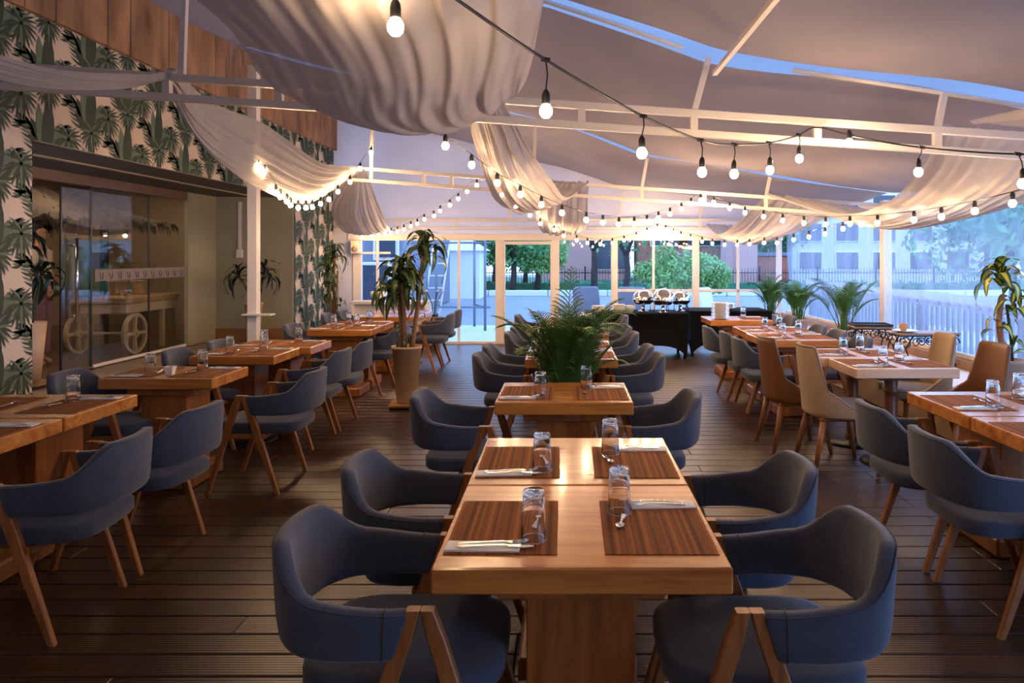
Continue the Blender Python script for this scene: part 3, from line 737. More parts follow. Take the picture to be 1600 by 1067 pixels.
tree(px_(1072, 20), 20, 1.75, .55, 'light green bush straight behind the wide window post', 'leaf_far2', 10, 8, .03, .05, 170, 3, .10)
tree(px_(1108, 20.5), 20.5, 1.65, .5, 'light green bush right of the wide window post outside', 'leaf_far2', 10, 9, .03, .05, 170, 3, .10)
tree(px_(1195, 45), 45, 4.6, 2.4, 'dark green tree outside above the back right corner', 'leaf_far', 10, 10, .2, .2, 260)
for i, (x, Y, hh) in enumerate(((11.5, 19, 3.6), (15.5, 22, 4.6), (10.5, 13.5, 3.2), (14, 15, 4.2))):
    tree(x, Y, hh, 2.0, ['tree farthest left behind the clear vinyl wall', 'tall pale tree behind the vinyl wall', 'nearest tree behind the vinyl, right of the white post', 'tall tree behind the vinyl at the right picture edge'][i], 'leaf_far2' if i % 2 else 'leaf_far', 8, 20 + i, .12, .2, 180)

def facade(name, label, x0, x1, Y, zt, m, wins, wm='window_dark', depth=6, rows_m=None):
    t = thing(name, label, 'building', ((x0 + x1) / 2, Y, GZ)); cx = (x0 + x1) / 2
    MB().box((0, depth / 2, zt / 2), (x1 - x0, depth, zt), bev=.05).build('wall', M[m], t)
    MB().box((0, depth / 2, zt + .1), (x1 - x0 + .3, depth + .3, .2)).build('roof', M['slate_facade'], t)
    for wx, wz, ww, wh in wins:
        f = MB().box((wx - cx, -.02, wz), (ww + .16, .14, wh + .16), bev=.02).build('window', M['white_frame'], t)
        MB().box((wx - cx, -.10, wz), (ww, .04, wh)).build('pane', M[wm], f)
        nb = max(1, int(ww / .9))
        for k in range(1, nb): MB().box((wx - cx - ww / 2 + ww * k / nb, -.13, wz), (.07, .03, wh)).build('glazing_bar', M['white_frame'], f)
    return t
facade('brick_building', 'red brick building with white windows behind the serving table', px_(1004, 46), px_(1149, 46), 46, 5.5, 'brick_wall',
       [(px_(1045, 46), 2.8, 2.2, .9), (px_(1098, 46), 2.8, 3.0, .9), (px_(1030, 46), 4.2, 2.5, .8), (px_(1060, 46), .9, 1.2, .8)])
facade('pink_building', 'pink rendered building with a tall gridded window outside', px_(845, 50), px_(984, 50), 50, 6, 'pink_wall', [(px_(955, 50), 2.2, 2.2, 2.8)], 'window_dark')
facade('corner_block', 'pinkish pillar-like block seen past the back right corner', px_(1150, 40), px_(1184, 40), 40, 6, 'pink_wall', [], depth=4)
facade('brick_wall', 'low red brick wall under the tree at the back right corner', px_(1184, 42), px_(1232, 42), 42, 1.7, 'brick_wall', [], depth=.5)
facade('apartment_block', 'pale apartment block with rows of windows behind the vinyl', 13.5, 27, 44, 7.5, 'pale_facade', [(14.6 + 2.2 * i, 1.4 + 1.7 * j, 1.3, 1.0) for i in range(6) for j in range(4)], depth=8)
facade('side_block', 'long grey facade behind the trees beyond the right railing', 28, 50, 34, 9, 'slate_facade', [(29 + 2.6 * i, 2 + 2.1 * j, 1.6, 1.2) for i in range(8) for j in range(3)], depth=8)
facade('neighbour_building', 'blue-grey neighbouring building seen through the leftmost window', -12, px_(627, 19), 19, 4, 'slate_facade', [(px_(580, 19), .8, .9, 1.3), (px_(604, 19), 1.9, .5, .5)], depth=8)
tn = thing('white_tent', 'white tent with a pointed roof outside behind the tall dracaena', 'tent', (px_(712, 30), 30, GZ))
MB().box((0, 0, .95), (2.2, 2.2, 1.9)).build('tent_wall', M['tarp'], tn)
MB().box((0, 0, 2.25), (2.6, 2.6, .7), taper=.15).build('tent_roof', M['tarp'], tn)
pf = thing('pipe_frame', 'grey pipe scaffold frame standing in the yard outside', 'scaffold', (px_(690, 16.4), 16.4, GZ))
for x, yy in ((-.12, 0), (.98, -.1), (-.5, .9), (.62, .9)): MB().tube([(x, yy, 0), (x, yy, 2.1)], .03, 8).build('upright', M['pipe'], pf)
for z in (.55, 1.98):
    MB().tube([(-.3, 0, z), (1.1, -.1, z)], .025, 6).build('crossbar', M['pipe'], pf); MB().tube([(.98, -.1, z), (.62, .9, z)], .025, 6).build('crossbar', M['pipe'], pf)
ld = thing('ladder', 'white stepladder leaning in the yard behind the dracaena', 'ladder', (px_(672, 18), 18, GZ))
for s in (-.2, .2): MB().tube([(s, 0, 0), (s + .25, .2, 2.0)], .025, 6).build('stile', M['white_metal'], ld)
for k in range(6): MB().tube([(-.2 + .04 * (k + 1), .03 * (k + 1), .3 * (k + 1)), (.2 + .04 * (k + 1), .03 * (k + 1), .3 * (k + 1))], .018, 6).build('rung', M['white_metal'], ld)

# iron railing outside the vinyl wall
for i, (px, Y, hh, lab) in enumerate(((655, 41, 4.2, 'far tree above the stepladder outside'), (722, 42, 4.0, 'far tree filling the gap between the tent and the sliding door'), (772, 41.5, 4.4, 'far tree directly behind the post left of the sliding door'), (820, 42.5, 3.8, 'far tree between the twin trunk and the pink building'))):
    tree(px_(px, Y), Y, hh, 2.3, lab, ('leaf_far', 'leaf_far2')[i % 2], 11, 50 + i, .14, .2, 260, 4)
rl = thing('railing', 'grey railing with close pickets running outside the vinyl wall', 'railing', (4.7, 0, 0))
pk = MB().box((0, 0, .52), (.03, .03, .94)).mesh('picket', M['pipe'])
for i in range(84): link('picket', pk, rl, (0, 3.2 + .13 * i, 0))
for z in (.08, 1.0): MB().box((0, 8.65, z), (.05, 11.2, .05)).build('rail', M['pipe'], rl)
for i in range(6): MB().box((0, 3.1 + 2.2 * i, .53), (.07, .07, 1.06)).build('railing_post', M['pipe'], rl)
def ruff(u, v):
    yy = 3.1 + 11.1 * u
    return (4.62 + .05 * v + .035 * math.sin(yy * 26 + 1.5 * math.sin(yy * 3)) * (1 - .5 * v), yy, 1.13 - .19 * v + .012 * math.sin(2.2 * yy))
rf = MB().grid(ruff, 700, 3).build('rolled_sheet', sheer('folded_plastic', (.55, .62, .80, 1), .15, .4), None); rf['label'] = 'pleated plastic skirt hanging along the top of the outside railing'; rf['category'] = 'plastic sheet'
for i, (x, Y, rz) in enumerate(((px_(925, 15.4), 15.4, .4), (px_(982, 15.2), 15.2, -.3), (px_(1120, 15.0), 15.0, .9))):
    c = thing('outdoor_chair', ['slate outdoor lounge chair left of the serving dishes outside', 'slate outdoor lounge chair right behind the plate stacks outside', 'white outdoor lounge chair behind the glass right of the bushes'][i], 'chair', (x, Y, GZ + .03), rz, 'lounge chairs outside the back windows')
    mm = M['slate_facade'] if i < 2 else M['tarp']
    MB().box((0, 0, .38), (.6, .6, .14), bev=.04).build('seat', mm, c)
    MB().box((0, .27, .70), (.6, .12, .62), rot=(-.2, 0, 0), bev=.04).build('backrest', mm, c)
    for sx in (-.26, .26):
        for sy in (-.26, .26): MB().tube([(sx, sy, 0), (sx, sy, .34)], .018, 6).build('leg', M['pipe'], c)
# ================================================================== TABLES
TH = .76
def tabletop(w, L, mname):
    """thick top; w across the room (x), L along it (y)"""
    return MB().box((0, 0, TH - .036), (w, L, .072), bev=.005).mesh('tabletop', M[mname])
def make_table(name, label, xc, w, y0, y1, style='slab', top='oak', group='restaurant dining tables'):
    L = y1 - y0 - .006
    t = thing(name, label, 'table', (xc, (y0 + y1) / 2, 0), 0, group)
    link('tabletop', tabletop(w, L, top), t)
    zt = TH - .072
    if style == 'slab':
        MB().box((0, 0, (zt + .07) / 2), (.31, L * .60, zt - .07), bev=.004).build('pedestal', M['oak_leg'], t)
        MB().box((0, 0, zt - .03), (.46, L * .74, .05), bev=.004).build('top_plate', M['oak_leg'], t)
        MB().box((0, 0, .05), (.44, L * .84, .10), bev=.012, taper=.92).build('plinth', M['oak_leg'], t)
    elif style == 'black':
        MB().box((0, 0, (zt + .03) / 2), (.26, L * .5, zt - .03), bev=.004).build('pedestal', M['turned'], t)
        MB().lathe([(.0, 0), (.25, 0), (.25, .012), (.22, .022), (.06, .04), (0, .04)], 28).build('base_disc', M['black_metal'], t)
    else:
        r = .048
        prof = [(r * 1.2, .03), (r * 1.25, .06), (r * .95, .085), (r, .1), (r * .95, .25), (r * 1.15, .262), (r * 1.15, .276), (r * .95, .29), (r * 1.02, .5), (r * .95, .53), (r * 1.2, .545), (r * 1.2, .56), (r * .95, .575), (r * 1.15, .66), (r * 1.3, zt)]
        MB().lathe(prof, 20).build('pedestal', M['turned'], t)
        MB().box((0, 0, zt - .02), (.3, .3, .03)).build('top_plate', M['black_metal'], t)
        MB().lathe([(.0, 0), (.225, 0), (.225, .01), (.2, .024), (.055, .036), (0, .036)], 28).build('base_disc', M['black_metal'], t)
    return t
# key: (x centre, width, y0, y1, style, wood, phrase used in labels)
T = {
 'c1': (.043, .80, 1.94, 2.645, 'slab', 'oak', 'nearest centre table'),
 'c2': (.043, .80, 2.65, 3.34, 'slab', 'oak', 'second centre table'),
 'c3': (-.01, .785, 4.14, 4.80, 'slab', 'oak', 'centre table in front of the palm'),
 'c4': (.045, .745, 5.87, 6.53, 'slab', 'oak', 'centre table just behind the palm'),
 'c5': (.045, .745, 6.535, 7.2, 'slab', 'oak', 'second centre table behind the palm'),
 'c6': (.07, .766, 7.73, 8.40, 'slab', 'oak', 'third centre table behind the palm'),
 'c7': (.07, .766, 8.405, 9.08, 'slab', 'oak', 'fourth centre table behind the palm'),
 'c8': (.07, .75, 9.6, 10.25, 'slab', 'oak', 'last centre table before the back windows'),
 'l1': (-2.945, .79, 3.05, 3.735, 'slab', 'oak', 'left table cut off by the picture edge'),
 'l2': (-2.945, .79, 3.745, 4.39, 'slab', 'oak', 'near left table beside the wallpaper column'),
 'l3': (-2.755, .77, 4.93, 5.50, 'slab', 'oak', 'left table with the white sugar bowl'),
 'l4': (-2.745, .70, 6.04, 6.63, 'black', 'oak', 'left table on a black disc base'),
 'l5': (-2.68, .76, 6.635, 7.23, 'slab', 'oak', 'left table joined behind the black-based one'),
 'l6': (-2.53, .72, 8.2, 8.75, 'slab', 'oak', 'left table level with the tall dracaena'),
 'l7': (-2.53, .72, 8.755, 9.3, 'slab', 'oak', 'left table behind the tall dracaena'),
 'l8': (-2.45, .86, 9.95, 10.5, 'slab', 'oak', 'far left table near the white counter'),
 'l9': (-2.45, .86, 10.6, 11.15, 'slab', 'oak', 'farthest left table against the white counter'),
 'r1': (2.475, .80, 3.07, 3.775, 'slab', 'oak', 'right table cut off by the picture edge'),
 'r2': (2.475, .80, 3.785, 4.48, 'slab', 'oak', 'near right table'),
 'r3': (2.50, .76, 5.37, 5.94, 'turned', 'pale_oak', 'front pale table with shell chairs'),
 'r4': (2.44, .76, 5.95, 6.58, 'turned', 'pale_oak', 'back pale table with shell chairs'),
 'r5': (2.31, .75, 7.18, 7.90, 'slab', 'oak', 'right table behind the shell chairs'),
 'r6': (2.33, .75, 7.91, 8.65, 'slab', 'oak', 'right table level with the potted palms'),
 'r7': (2.25, .80, 9.4, 10.1, 'slab', 'oak', 'far right table with the plate stack'),
}
for k, (xc, w, y0, y1, st, top, ph) in T.items():
    make_table('dining_table', ('thick oak ' if top == 'oak' else 'thick bleached oak ') + ph, xc, w, y0, y1, st, top)

# ================================================================== ARMCHAIR
def wrap_band(path, top_f, bot_f, thick_f, lean_f, n=44, end_shear=0.0, ring=12):
    """padded band following a plan path; returns MB and the outer top line"""
    P = catmull(path, n); rings = []; line = []; line_b = []
    for i, p in enumerate(P):
        s = abs(2 * i / n - 1)                     # 0 at the back, 1 at the arm ends
        t = (P[min(i + 1, n)] - P[max(i - 1, 0)]).normalized(); nr = Vector((t.y, -t.x, 0))
        if nr.dot(Vector((p.x + .05, p.y, 0))) < 0: nr = -nr
        zt, zb, th, ln = top_f(s), bot_f(s), thick_f(s), lean_f(s)
        h = zt - zb; r = []
        for k in range(ring):
            a = 2 * PI * k / ring + PI / ring; ca, sa = math.cos(a), math.sin(a)
            e = .38
            cx = math.copysign(abs(ca) ** e, ca) * th / 2; cz = math.copysign(abs(sa) ** e, sa) * h / 2
            z = (zt + zb) / 2 + cz
            sh = 0
            if end_shear and s > .9: sh = (s - .9) / .1 * end_shear * (zt - z) / h
            r.append(p + nr * (cx + ln * (z - zb) / h) + Vector((-sh, 0, z)))
        rings.append(r)
        line.append(p + nr * (th * .42 + ln) + Vector((0, 0, zt - .008)))
        line_b.append(p + nr * (th * .42) + Vector((0, 0, zb + .01)))
    # rounded ends
    def shrink(r, f, d):
        c = sum(r, Vector()) / len(r); return [c + (q - c) * f + d for q in r]
    d0 = (P[0] - P[1]).normalized(); d1 = (P[-1] - P[-2]).normalized()
    rings = [shrink(rings[0], .9, d0 * .006)] + rings + [shrink(rings[-1], .9, d1 * .006)]
    return MB().loft(rings), line, line_b
def slab_seat(out, z0, z1, dome=.012, bev=.016):
    """padded seat from a plan outline (list of (x, y))"""
    C = Vector((sum(p[0] for p in out) / len(out), sum(p[1] for p in out) / len(out), 0))
    def ring(f, z): return [C + (Vector((x, y, 0)) - C) * f + Vector((0, 0, z)) for x, y in out]
    mb = MB(); k = bev * 4
    mb.loft([ring(.90, z0), ring(.97, z0 + bev * .3), ring(1, z0 + bev), ring(1, z1 - bev), ring(.975, z1 - bev * .3), ring(.90, z1), ring(.55, z1 + dome * .8), ring(.1, z1 + dome)])
    return mb
def superoval(x0, x1, hy, e=3.4, n=28, front=1.0):
    cx, hx = (x0 + x1) / 2, (x1 - x0) / 2; out = []
    for k in range(n):
        a = 2 * PI * k / n; c, s = math.cos(a), math.sin(a)
        x = math.copysign(abs(c) ** (2 / e), c); y = math.copysign(abs(s) ** (2 / e), s)
        out.append((cx + hx * x, hy * y * (1 - (1 - front) * (x + 1) / 2)))
    return out
def taper_leg(mb, a, b, prof, wd, th):
    """flat leg from a (top) to b (foot); prof = [(t, width)]; width lies in x, thickness in y"""
    a, b = Vector(a), Vector(b); rs = []
    for t, w in prof:
        p = a.lerp(b, t); hw = w / 2; ht = (th * (1 - .12 * t)) / 2; c = .004
        rs.append([p + Vector(q) for q in ((-hw + c, -ht, 0), (hw - c, -ht, 0), (hw, -ht + c, 0), (hw, ht - c, 0), (hw - c, ht, 0), (-hw + c, ht, 0), (-hw, ht - c, 0), (-hw, -ht + c, 0))])
    mb.loft(rs, smooth=False); return mb

def make_armchair():
    t = thing('armchair', 'armchair', 'chair')
    half = [(-.0, -.262), (-.10, -.270), (-.20, -.268), (-.295, -.235), (-.352, -.155), (-.375, -.07), (-.38, 0)]
    path = half + [(x, -y) for x, y in reversed(half[:-1])]
    path = [(x, y, 0) for x, y in path]
    top = lambda s: .652 + .035 * smooth01((.95 - s) / .6) + .105 * smooth01((.60 - s) / .30)
    bot = lambda s: .525 + .012 * smooth01((.6 - s) / .5)
    th = lambda s: .046 + .012 * smooth01((.7 - s) / .5)
    mb, line, lb = wrap_band(path, top, bot, th, lambda s: .018 * smooth01((.8 - s) / .6), end_shear=.04)
    back = mb.build('backrest', M['denim'], t)
    pb = MB().tube(line, .0028, 5)
    for i in (3, 46 - 3):
        rg = mb.v[i * 12:(i + 1) * 12]; c = sum((Vector(q) for q in rg), Vector()) / 12
        rg = [c + (Vector(q) - c) * 1.015 for q in rg]; pb.tube(rg + [rg[0]], .0022, 4)
    pb.build('piping', M['piping'], back)
    st = slab_seat(superoval(-.32, .25, .252, 4.2, front=.96), .395, .468).build('seat', M['denim'], t)
    for s in (-1, 1):
        prof = [(0, .036), (.12, .048), (.30, .050), (.6, .042), (1, .028)]
        taper_leg(MB(), (.020, s * .262, .656), (-.205, s * .268, 0), [(0, .036)] + prof[1:], 0, .034).build('leg', M['chair_wood'], t)
        taper_leg(MB(), (.057, s * .262, .656), (.262, s * .268, 0), prof, 0, .034).build('leg', M['chair_wood'], t)
        MB().box((.03, s * .262, .385), (.27, .022, .03)).build('side_rail', M['chair_wood'], t)
    for x in (-.10, .15):
        MB().box((x, 0, .38), (.03, .50, .03)).build('cross_rail', M['chair_wood'], t)
    return t

def make_shell(name, shellm, inner, seatm, outer=None):
    t = thing(name, name, 'chair')
    half = [(.235, -.225), (.12, -.245), (.0, -.240), (-.10, -.225), (-.185, -.185), (-.225, -.10), (-.235, 0)]
    path = [(x, y, 0) for x, y in half] + [(x, -y, 0) for x, y in reversed(half[:-1])]
    top = lambda s: .475 + .45 * (.70 * smooth01((.43 - s) / .11) + .30 * smooth01((.78 - s) / .42))
    bot = lambda s: .405 + .0 * s
    mb, line, lb = wrap_band(path, top, bot, lambda s: .036, lambda s: .02 * smooth01((.62 - s) / .4), n=72, ring=14)
    # the side wings of the tall back lean inwards to the narrower head
    vs = []
    for x, y, z in mb.v:
        k = smooth01((z - .5) / .42); vs.append((x - .03 * k, y * (1 - .12 * k), z))
    mb.v = vs
    b = mb.build('backrest', shellm, t)
    ln = []
    for p in line:
        k = smooth01((p.z - .5) / .42); ln.append(Vector((p.x - .03 * k, p.y * (1 - .12 * k), p.z)))
    MB().tube(ln, .004, 5).build('piping', M['grey_seat'], b)
    # padded inside of the back
    def inn(u, v):
        yy = (u - .5) * .34 * (1 - .1 * v); z = .46 + .43 * v
        return (-.205 - .075 * v + .05 * (2 * (u - .5)) ** 2 , yy, z - .02 * (2 * (u - .5)) ** 2)
    MB().grid(inn, 10, 8).build('back_pad', inner, t, label=None) if False else None
    slab_seat(superoval(-.22, .245, .222, 3.6), .40, .475, .015).build('seat', seatm, t)
    MB().box((0, 0, .395), (.40, .40, .03), bev=.008).build('seat_base', M['chair_wood'], t)
    for sx, sy in ((1, 1), (1, -1), (-1, 1), (-1, -1)):
        a, b2 = Vector((.16 * sx - .01, .17 * sy, .40)), Vector((.235 * sx - .02, .215 * sy, 0))
        MB().tube([a, a.lerp(b2, .5), b2], [.026, .021, .014], 10).build('leg', M['chair_wood'], t)
    return t

arm0 = make_armchair(); used = [False]
# facing: rz 0 looks to +x (right), PI looks to -x
armchairs = [
 (-.42, 2.20, 0, 'nearest left armchair, pulled up to the nearest centre table', 'c'),
 (-.435, 2.88, 0, 'left armchair at the second centre table', 'c'),
 (-.475, 4.28, 0, 'left armchair at the centre table in front of the palm', 'c'),
 (-.335, 5.98, 0, 'left armchair at the centre table just behind the palm', 'c'),
 (-.32, 6.56, 0, 'left armchair at the second centre table behind the palm', 'c'),
 (-.22, 7.68, 0, 'left armchair at the third centre table behind the palm', 'c'),
 (-.20, 8.26, 0, 'left armchair at the fourth centre table behind the palm', 'c'),
 (-.27, 9.90, 0, 'left armchair at the last centre table before the back windows', 'c'),
 (.52, 2.19, 1, 'nearest right armchair, pulled up to the nearest centre table', 'c'),
 (.53, 2.86, 1, 'right armchair at the second centre table', 'c'),
 (.36, 4.28, 1, 'right armchair at the centre table in front of the palm', 'c'),
 (.385, 5.98, 1, 'right armchair at the centre table just behind the palm', 'c'),
 (.36, 6.56, 1, 'right armchair at the second centre table behind the palm', 'c'),
 (.34, 7.68, 1, 'right armchair at the third centre table behind the palm', 'c'),
 (.32, 8.26, 1, 'right armchair at the fourth centre table behind the palm', 'c'),
 (.42, 9.90, 1, 'right armchair at the last centre table before the back windows', 'c'),
 (-2.31, 3.25, 1.02, 'armchair at the left picture edge, its back to the aisle', 'l'),
 (-2.30, 3.95, .97, 'armchair on the aisle at the near left table, second from the picture edge', 'l'),
 (-2.12, 5.16, 1.0, 'armchair turned out into the aisle below the sugar bowl table', 'l'),
 (-2.27, 6.29, .99, 'aisle armchair at the left table on the black disc base', 'l'),
 (-2.25, 6.92, 1.0, 'aisle armchair at the left table joined behind the black-based one', 'l'),
 (-2.29, 8.66, .98, 'aisle armchair directly left of the tall beige planter', 'l'),
 (-1.96, 10.2, 1.0, 'aisle armchair at the far left table near the white counter', 'l'),
 (-1.96, 10.87, 1.0, 'armchair nearest the back windows, right of the tall dracaena', 'l'),
 (-3.07, 5.08, 0, 'wall-side armchair at the left table with the sugar bowl', 'l'),
 (-2.98, 6.30, 0, 'wall-side armchair at the left table on the black disc base', 'l'),
 (-2.92, 6.95, 0, 'wall-side armchair in front of the white tent post', 'l'),
 (-2.86, 8.62, 0, 'wall-side armchair in front of the recess corner at the dracaena table', 'l'),
 (-2.93, 10.15, 0, 'wall-side armchair at the far left table near the white counter', 'l'),
 (-2.93, 10.82, 0, 'wall-side armchair directly in front of the white counter', 'l'),
 (2.01, 3.32, 0, 'armchair at the right picture edge, its back to the aisle', 'r'),
 (2.01, 3.96, .0, 'aisle armchair at the near right table, left of the picture-edge one', 'r'),
 (2.04, 7.14, 0, 'aisle armchair right behind the brown shell chair', 'r'),
 (2.04, 7.72, 0, 'middle of the three aisle armchairs at the right tables', 'r'),
 (1.97, 8.31, 0, 'farthest of the three aisle armchairs at the right tables', 'r'),
 (2.58, 7.28, 1, 'window-side armchair nearest the scrolled iron tables', 'r'),
 (2.56, 7.88, 1, 'window-side armchair in front of the rightmost potted palm', 'r'),
 (2.56, 8.47, 1, 'window-side armchair at the right table level with the potted palms', 'r'),
 (2.62, 9.75, 1, 'window-side armchair at the far right table with the plate stack', 'r'),
]
G = {'c': 'armchairs along the centre row of tables', 'l': 'armchairs at the left tables', 'r': 'armchairs at the right tables'}
for x, y, f, lab, g in armchairs:
    rz = PI * f
    lab = 'blue-grey ' + lab
    if not used[0]:
        arm0.location = (x, y, 0); arm0.rotation_euler = (0, 0, rz); arm0['label'] = lab; arm0['group'] = G[g]; used[0] = True; kids(arm0)
        for c in arm0.children: kids(c)
    else: dup(arm0, (x, y, 0), rz, lab, G[g])
sb = make_shell('shell_chair', M['brown_leather'], M['brown_leather'], M['grey_seat'])
se = make_shell('shell_chair', M['beige_cloth'], M['beige_cloth'], M['grey_seat'])
GS = 'high-backed shell chairs around the pale tables'
def put(o, x, y, rz, lab, g=None):
    o.location = (x, y, 0); o.rotation_euler = (0, 0, rz); o['label'] = lab
    if g: o['group'] = g
kids(sb); kids(se)
for o in (sb, se):
    for c in kids(o): kids(c)
put(sb, 1.90, 6.10, .06, 'brown leather high-backed shell chair on the aisle behind the beige one', GS)
put(se, 2.05, 5.54, .02, 'beige high-backed shell chair on the aisle at the front pale table', GS)
dup(se, (2.99, 6.28, 0), PI - .04, 'beige high-backed shell chair on the window side of the pale tables', GS)
dup(sb, (3.02, 5.58, 0), PI + .04, 'brown leather shell chair nearest the potted dracaena on the right', GS)

# ================================================================== PLACE SETTINGS
mat_me = MB().box((0, 0, .0015), (.315, .44, .003)).mesh('placemat', M['mat'])
def nap(u, v):
    return (-.105 + .21 * u, -.034 + .068 * v, .0055 + .0012 * math.sin(7 * u + 3 * v) * (1 if 0 < v < 1 else .5))
nmb = MB().grid(nap, 10, 4); nmb.box((0, .0, .0022), (.208, .064, .0044), rot=(0, 0, .02))
nap_me = nmb.mesh('napkin', M['napkin'])
def cutlery(kind):
    mb = MB()
    L = .20 if kind == 'fork' else .215 if kind == 'knife' else .135
    k = L / .2
    hl = [(-.1 * k, .0075, .003), (-.09 * k, .009, .0035), (-.04 * k, .006, .0045), (.0, .0042, .006), (.03 * k, .0038, .006)]
    rings = [[Vector((x, -w, z)), Vector((x, w, z)), Vector((x, w * .8, z + .0022)), Vector((x, -w * .8, z + .0022))] for x, w, z in hl]
    if kind == 'knife':
        rings += [[Vector((x, -w, z)), Vector((x, w, z)), Vector((x, w * .8, z + .0015)), Vector((x, -w * .8, z + .0015))] for x, w, z in ((.035 * k, .009, .004), (.08 * k, .0095, .003), (.1 * k, .003, .003))]
        mb.loft(rings, smooth=False)
    elif kind == 'fork':
        rings += [[Vector((x, -w, z)), Vector((x, w, z)), Vector((x, w * .9, z + .0016)), Vector((x, -w * .9, z + .0016))] for x, w, z in ((.045, .009, .004), (.058, .0125, .003))]
        mb.loft(rings, smooth=False)
        for j in range(4):
            yy = -.0108 + j * .0072
            mb.tube([(.056, yy, .004), (.075, yy, .0045), (.1, yy * .85, .010)], [.0018, .0017, .0008], 5)
    else:
        mb.loft(rings, smooth=False)
        bowl = []
        def fn(u, v):
            a = 2 * PI * v; r = u
            x = .03 * k + .019 + .021 * r * math.cos(a); yy = .0135 * r * math.sin(a) * (1 - .15 * math.cos(a))
            return (x, yy, .0035 + .0065 * (r * r))
        mb.grid(fn, 5, 16)
        mb.grid(lambda u, v: tuple(Vector(fn(u, -v)) - Vector((0, 0, .0012))), 5, 16)
    return mb.mesh(kind, M['steel'])
CUT = {k: cutlery(k) for k in ('fork', 'knife', 'spoon')}
def tumbler():
    # upside-down tumbler: mouth on the table, thick base up
    o = [(.0376, 0), (.0386, .0012), (.0386, .0028), (.0372, .0045), (.0345, .07), (.0322, .128), (.0315, .140), (.029, .1435), (.0, .1435)]
    i = [(.0, .128), (.0255, .128), (.0292, .124), (.0318, .07), (.0350, .002), (.0355, 0)]
    return MB().lathe(o + i + [o[0]], 32, cap=False).mesh('tumbler', M['tumbler'])
TUM = tumbler()
SETS = {}
def setting(key, side, yc, spot, glass=True, spoon=True, cut=True, flat=True):
    """one cover on table key; side -1 = diner on the left looking right. spot names the place in words"""
    xc, w, y0, y1, st, top, ph = T[key]
    edge = xc + side * w / 2
    rot = 0 if side < 0 else PI
    r = random.Random(int(abs(yc * 1000)) + (7 if side > 0 else 0))
    where = spot + ' of the ' + ph
    def item(name, me, u, v, dz, a, lab, cat, g):      # u inward from the edge, v to the diner's right
        o = link(name, me, None, (edge - side * u, yc + side * v, TH + dz), rot + a)
        o['label'] = lab + ' ' + where; o['category'] = cat; o['group'] = g
    item('placemat', mat_me, .175, 0, 0, r.uniform(-.012, .012), 'brown striped placemat,', 'placemat', 'woven placemats')
    if flat:
        item('napkin', nap_me, .125, .175, .003, r.uniform(-.05, .05), 'white paper napkin,', 'napkin', 'paper napkins')
        if cut:
            item('fork', CUT['fork'], .150, .162, .0085, .06 + r.uniform(-.04, .04), 'steel fork,', 'fork', 'forks on napkins')
            item('knife', CUT['knife'], .160, .187, .0085, r.uniform(-.05, .02), 'steel knife,', 'knife', 'knives on napkins')
    if glass: item('tumbler', TUM, .262 + r.uniform(-.01, .01), .12 + r.uniform(-.015, .015), .0032, 0, 'upturned tumbler,', 'glass', 'upturned tumblers')
    if spoon: item('spoon', CUT['spoon'], .272, -.01 + r.uniform(-.03, .03), .0032, PI / 2 + r.uniform(-.25, .25), 'small steel spoon,', 'spoon', 'teaspoons')
for k in ('c1', 'c2', 'c3', 'c4', 'c5', 'c6', 'c7', 'l1', 'l2', 'l3', 'l4', 'l5', 'l6', 'l7', 'r1', 'r2', 'r3', 'r4', 'r5', 'r6', 'r7'):
    y0, y1 = T[k][2:4]; c = (y0 + y1) / 2 - (.045 if k[0] == 'c' else .0)
    far = k in ('c6', 'c7', 'l7', 'r7')
    if k != 'l1' and k != 'r7': setting(k, -1, c, 'left place', cut=not far)
    if k == 'l1': setting(k, -1, c, 'left place')
    setting(k, 1, c, 'right place', cut=not far)
# ================================================================== THINGS ON AND AROUND THE TABLES
sbowl = thing('sugar_bowl', 'small white square sugar bowl on the left table beyond the wallpaper column', 'bowl', (-2.74, 5.10, TH + .001))
MB().lathe([(0, 0), (.028, 0), (.040, .045), (.043, .06), (.039, .06), (.035, .045), (.02, .012), (0, .01)], 4, cap=False, smooth=False).build('bowl', M['china'], sbowl, rz=PI / 4)
MB().box((0, 0, .045), (.05, .05, .01)).build('sugar', M['napkin'], sbowl)

plate_me = MB().lathe([(0, 0), (.07, 0), (.075, .006), (.118, .017), (.122, .021), (.116, .021), (.07, .010), (0, .009)], 32, cap=False).mesh('plate', M['china'])
words = ['bottom plate', 'second plate from the bottom', 'third plate from the bottom', 'fourth plate from the bottom', 'fifth plate from the bottom', 'sixth plate from the bottom', 'sixth plate from the top', 'fifth plate from the top', 'fourth plate from the top', 'third plate from the top', 'second plate from the top', 'top plate']
for i, wd in enumerate(words):
    o = link('plate', plate_me, None, (2.02 + .003 * math.sin(i * 2.1), 9.62 + .003 * math.cos(i * 1.3), TH + .001 + i * .0175), 0)
    o['label'] = 'white ' + wd + ' in the stack on the far right table'; o['category'] = 'plate'; o['group'] = 'stacked white plates on the far right table'

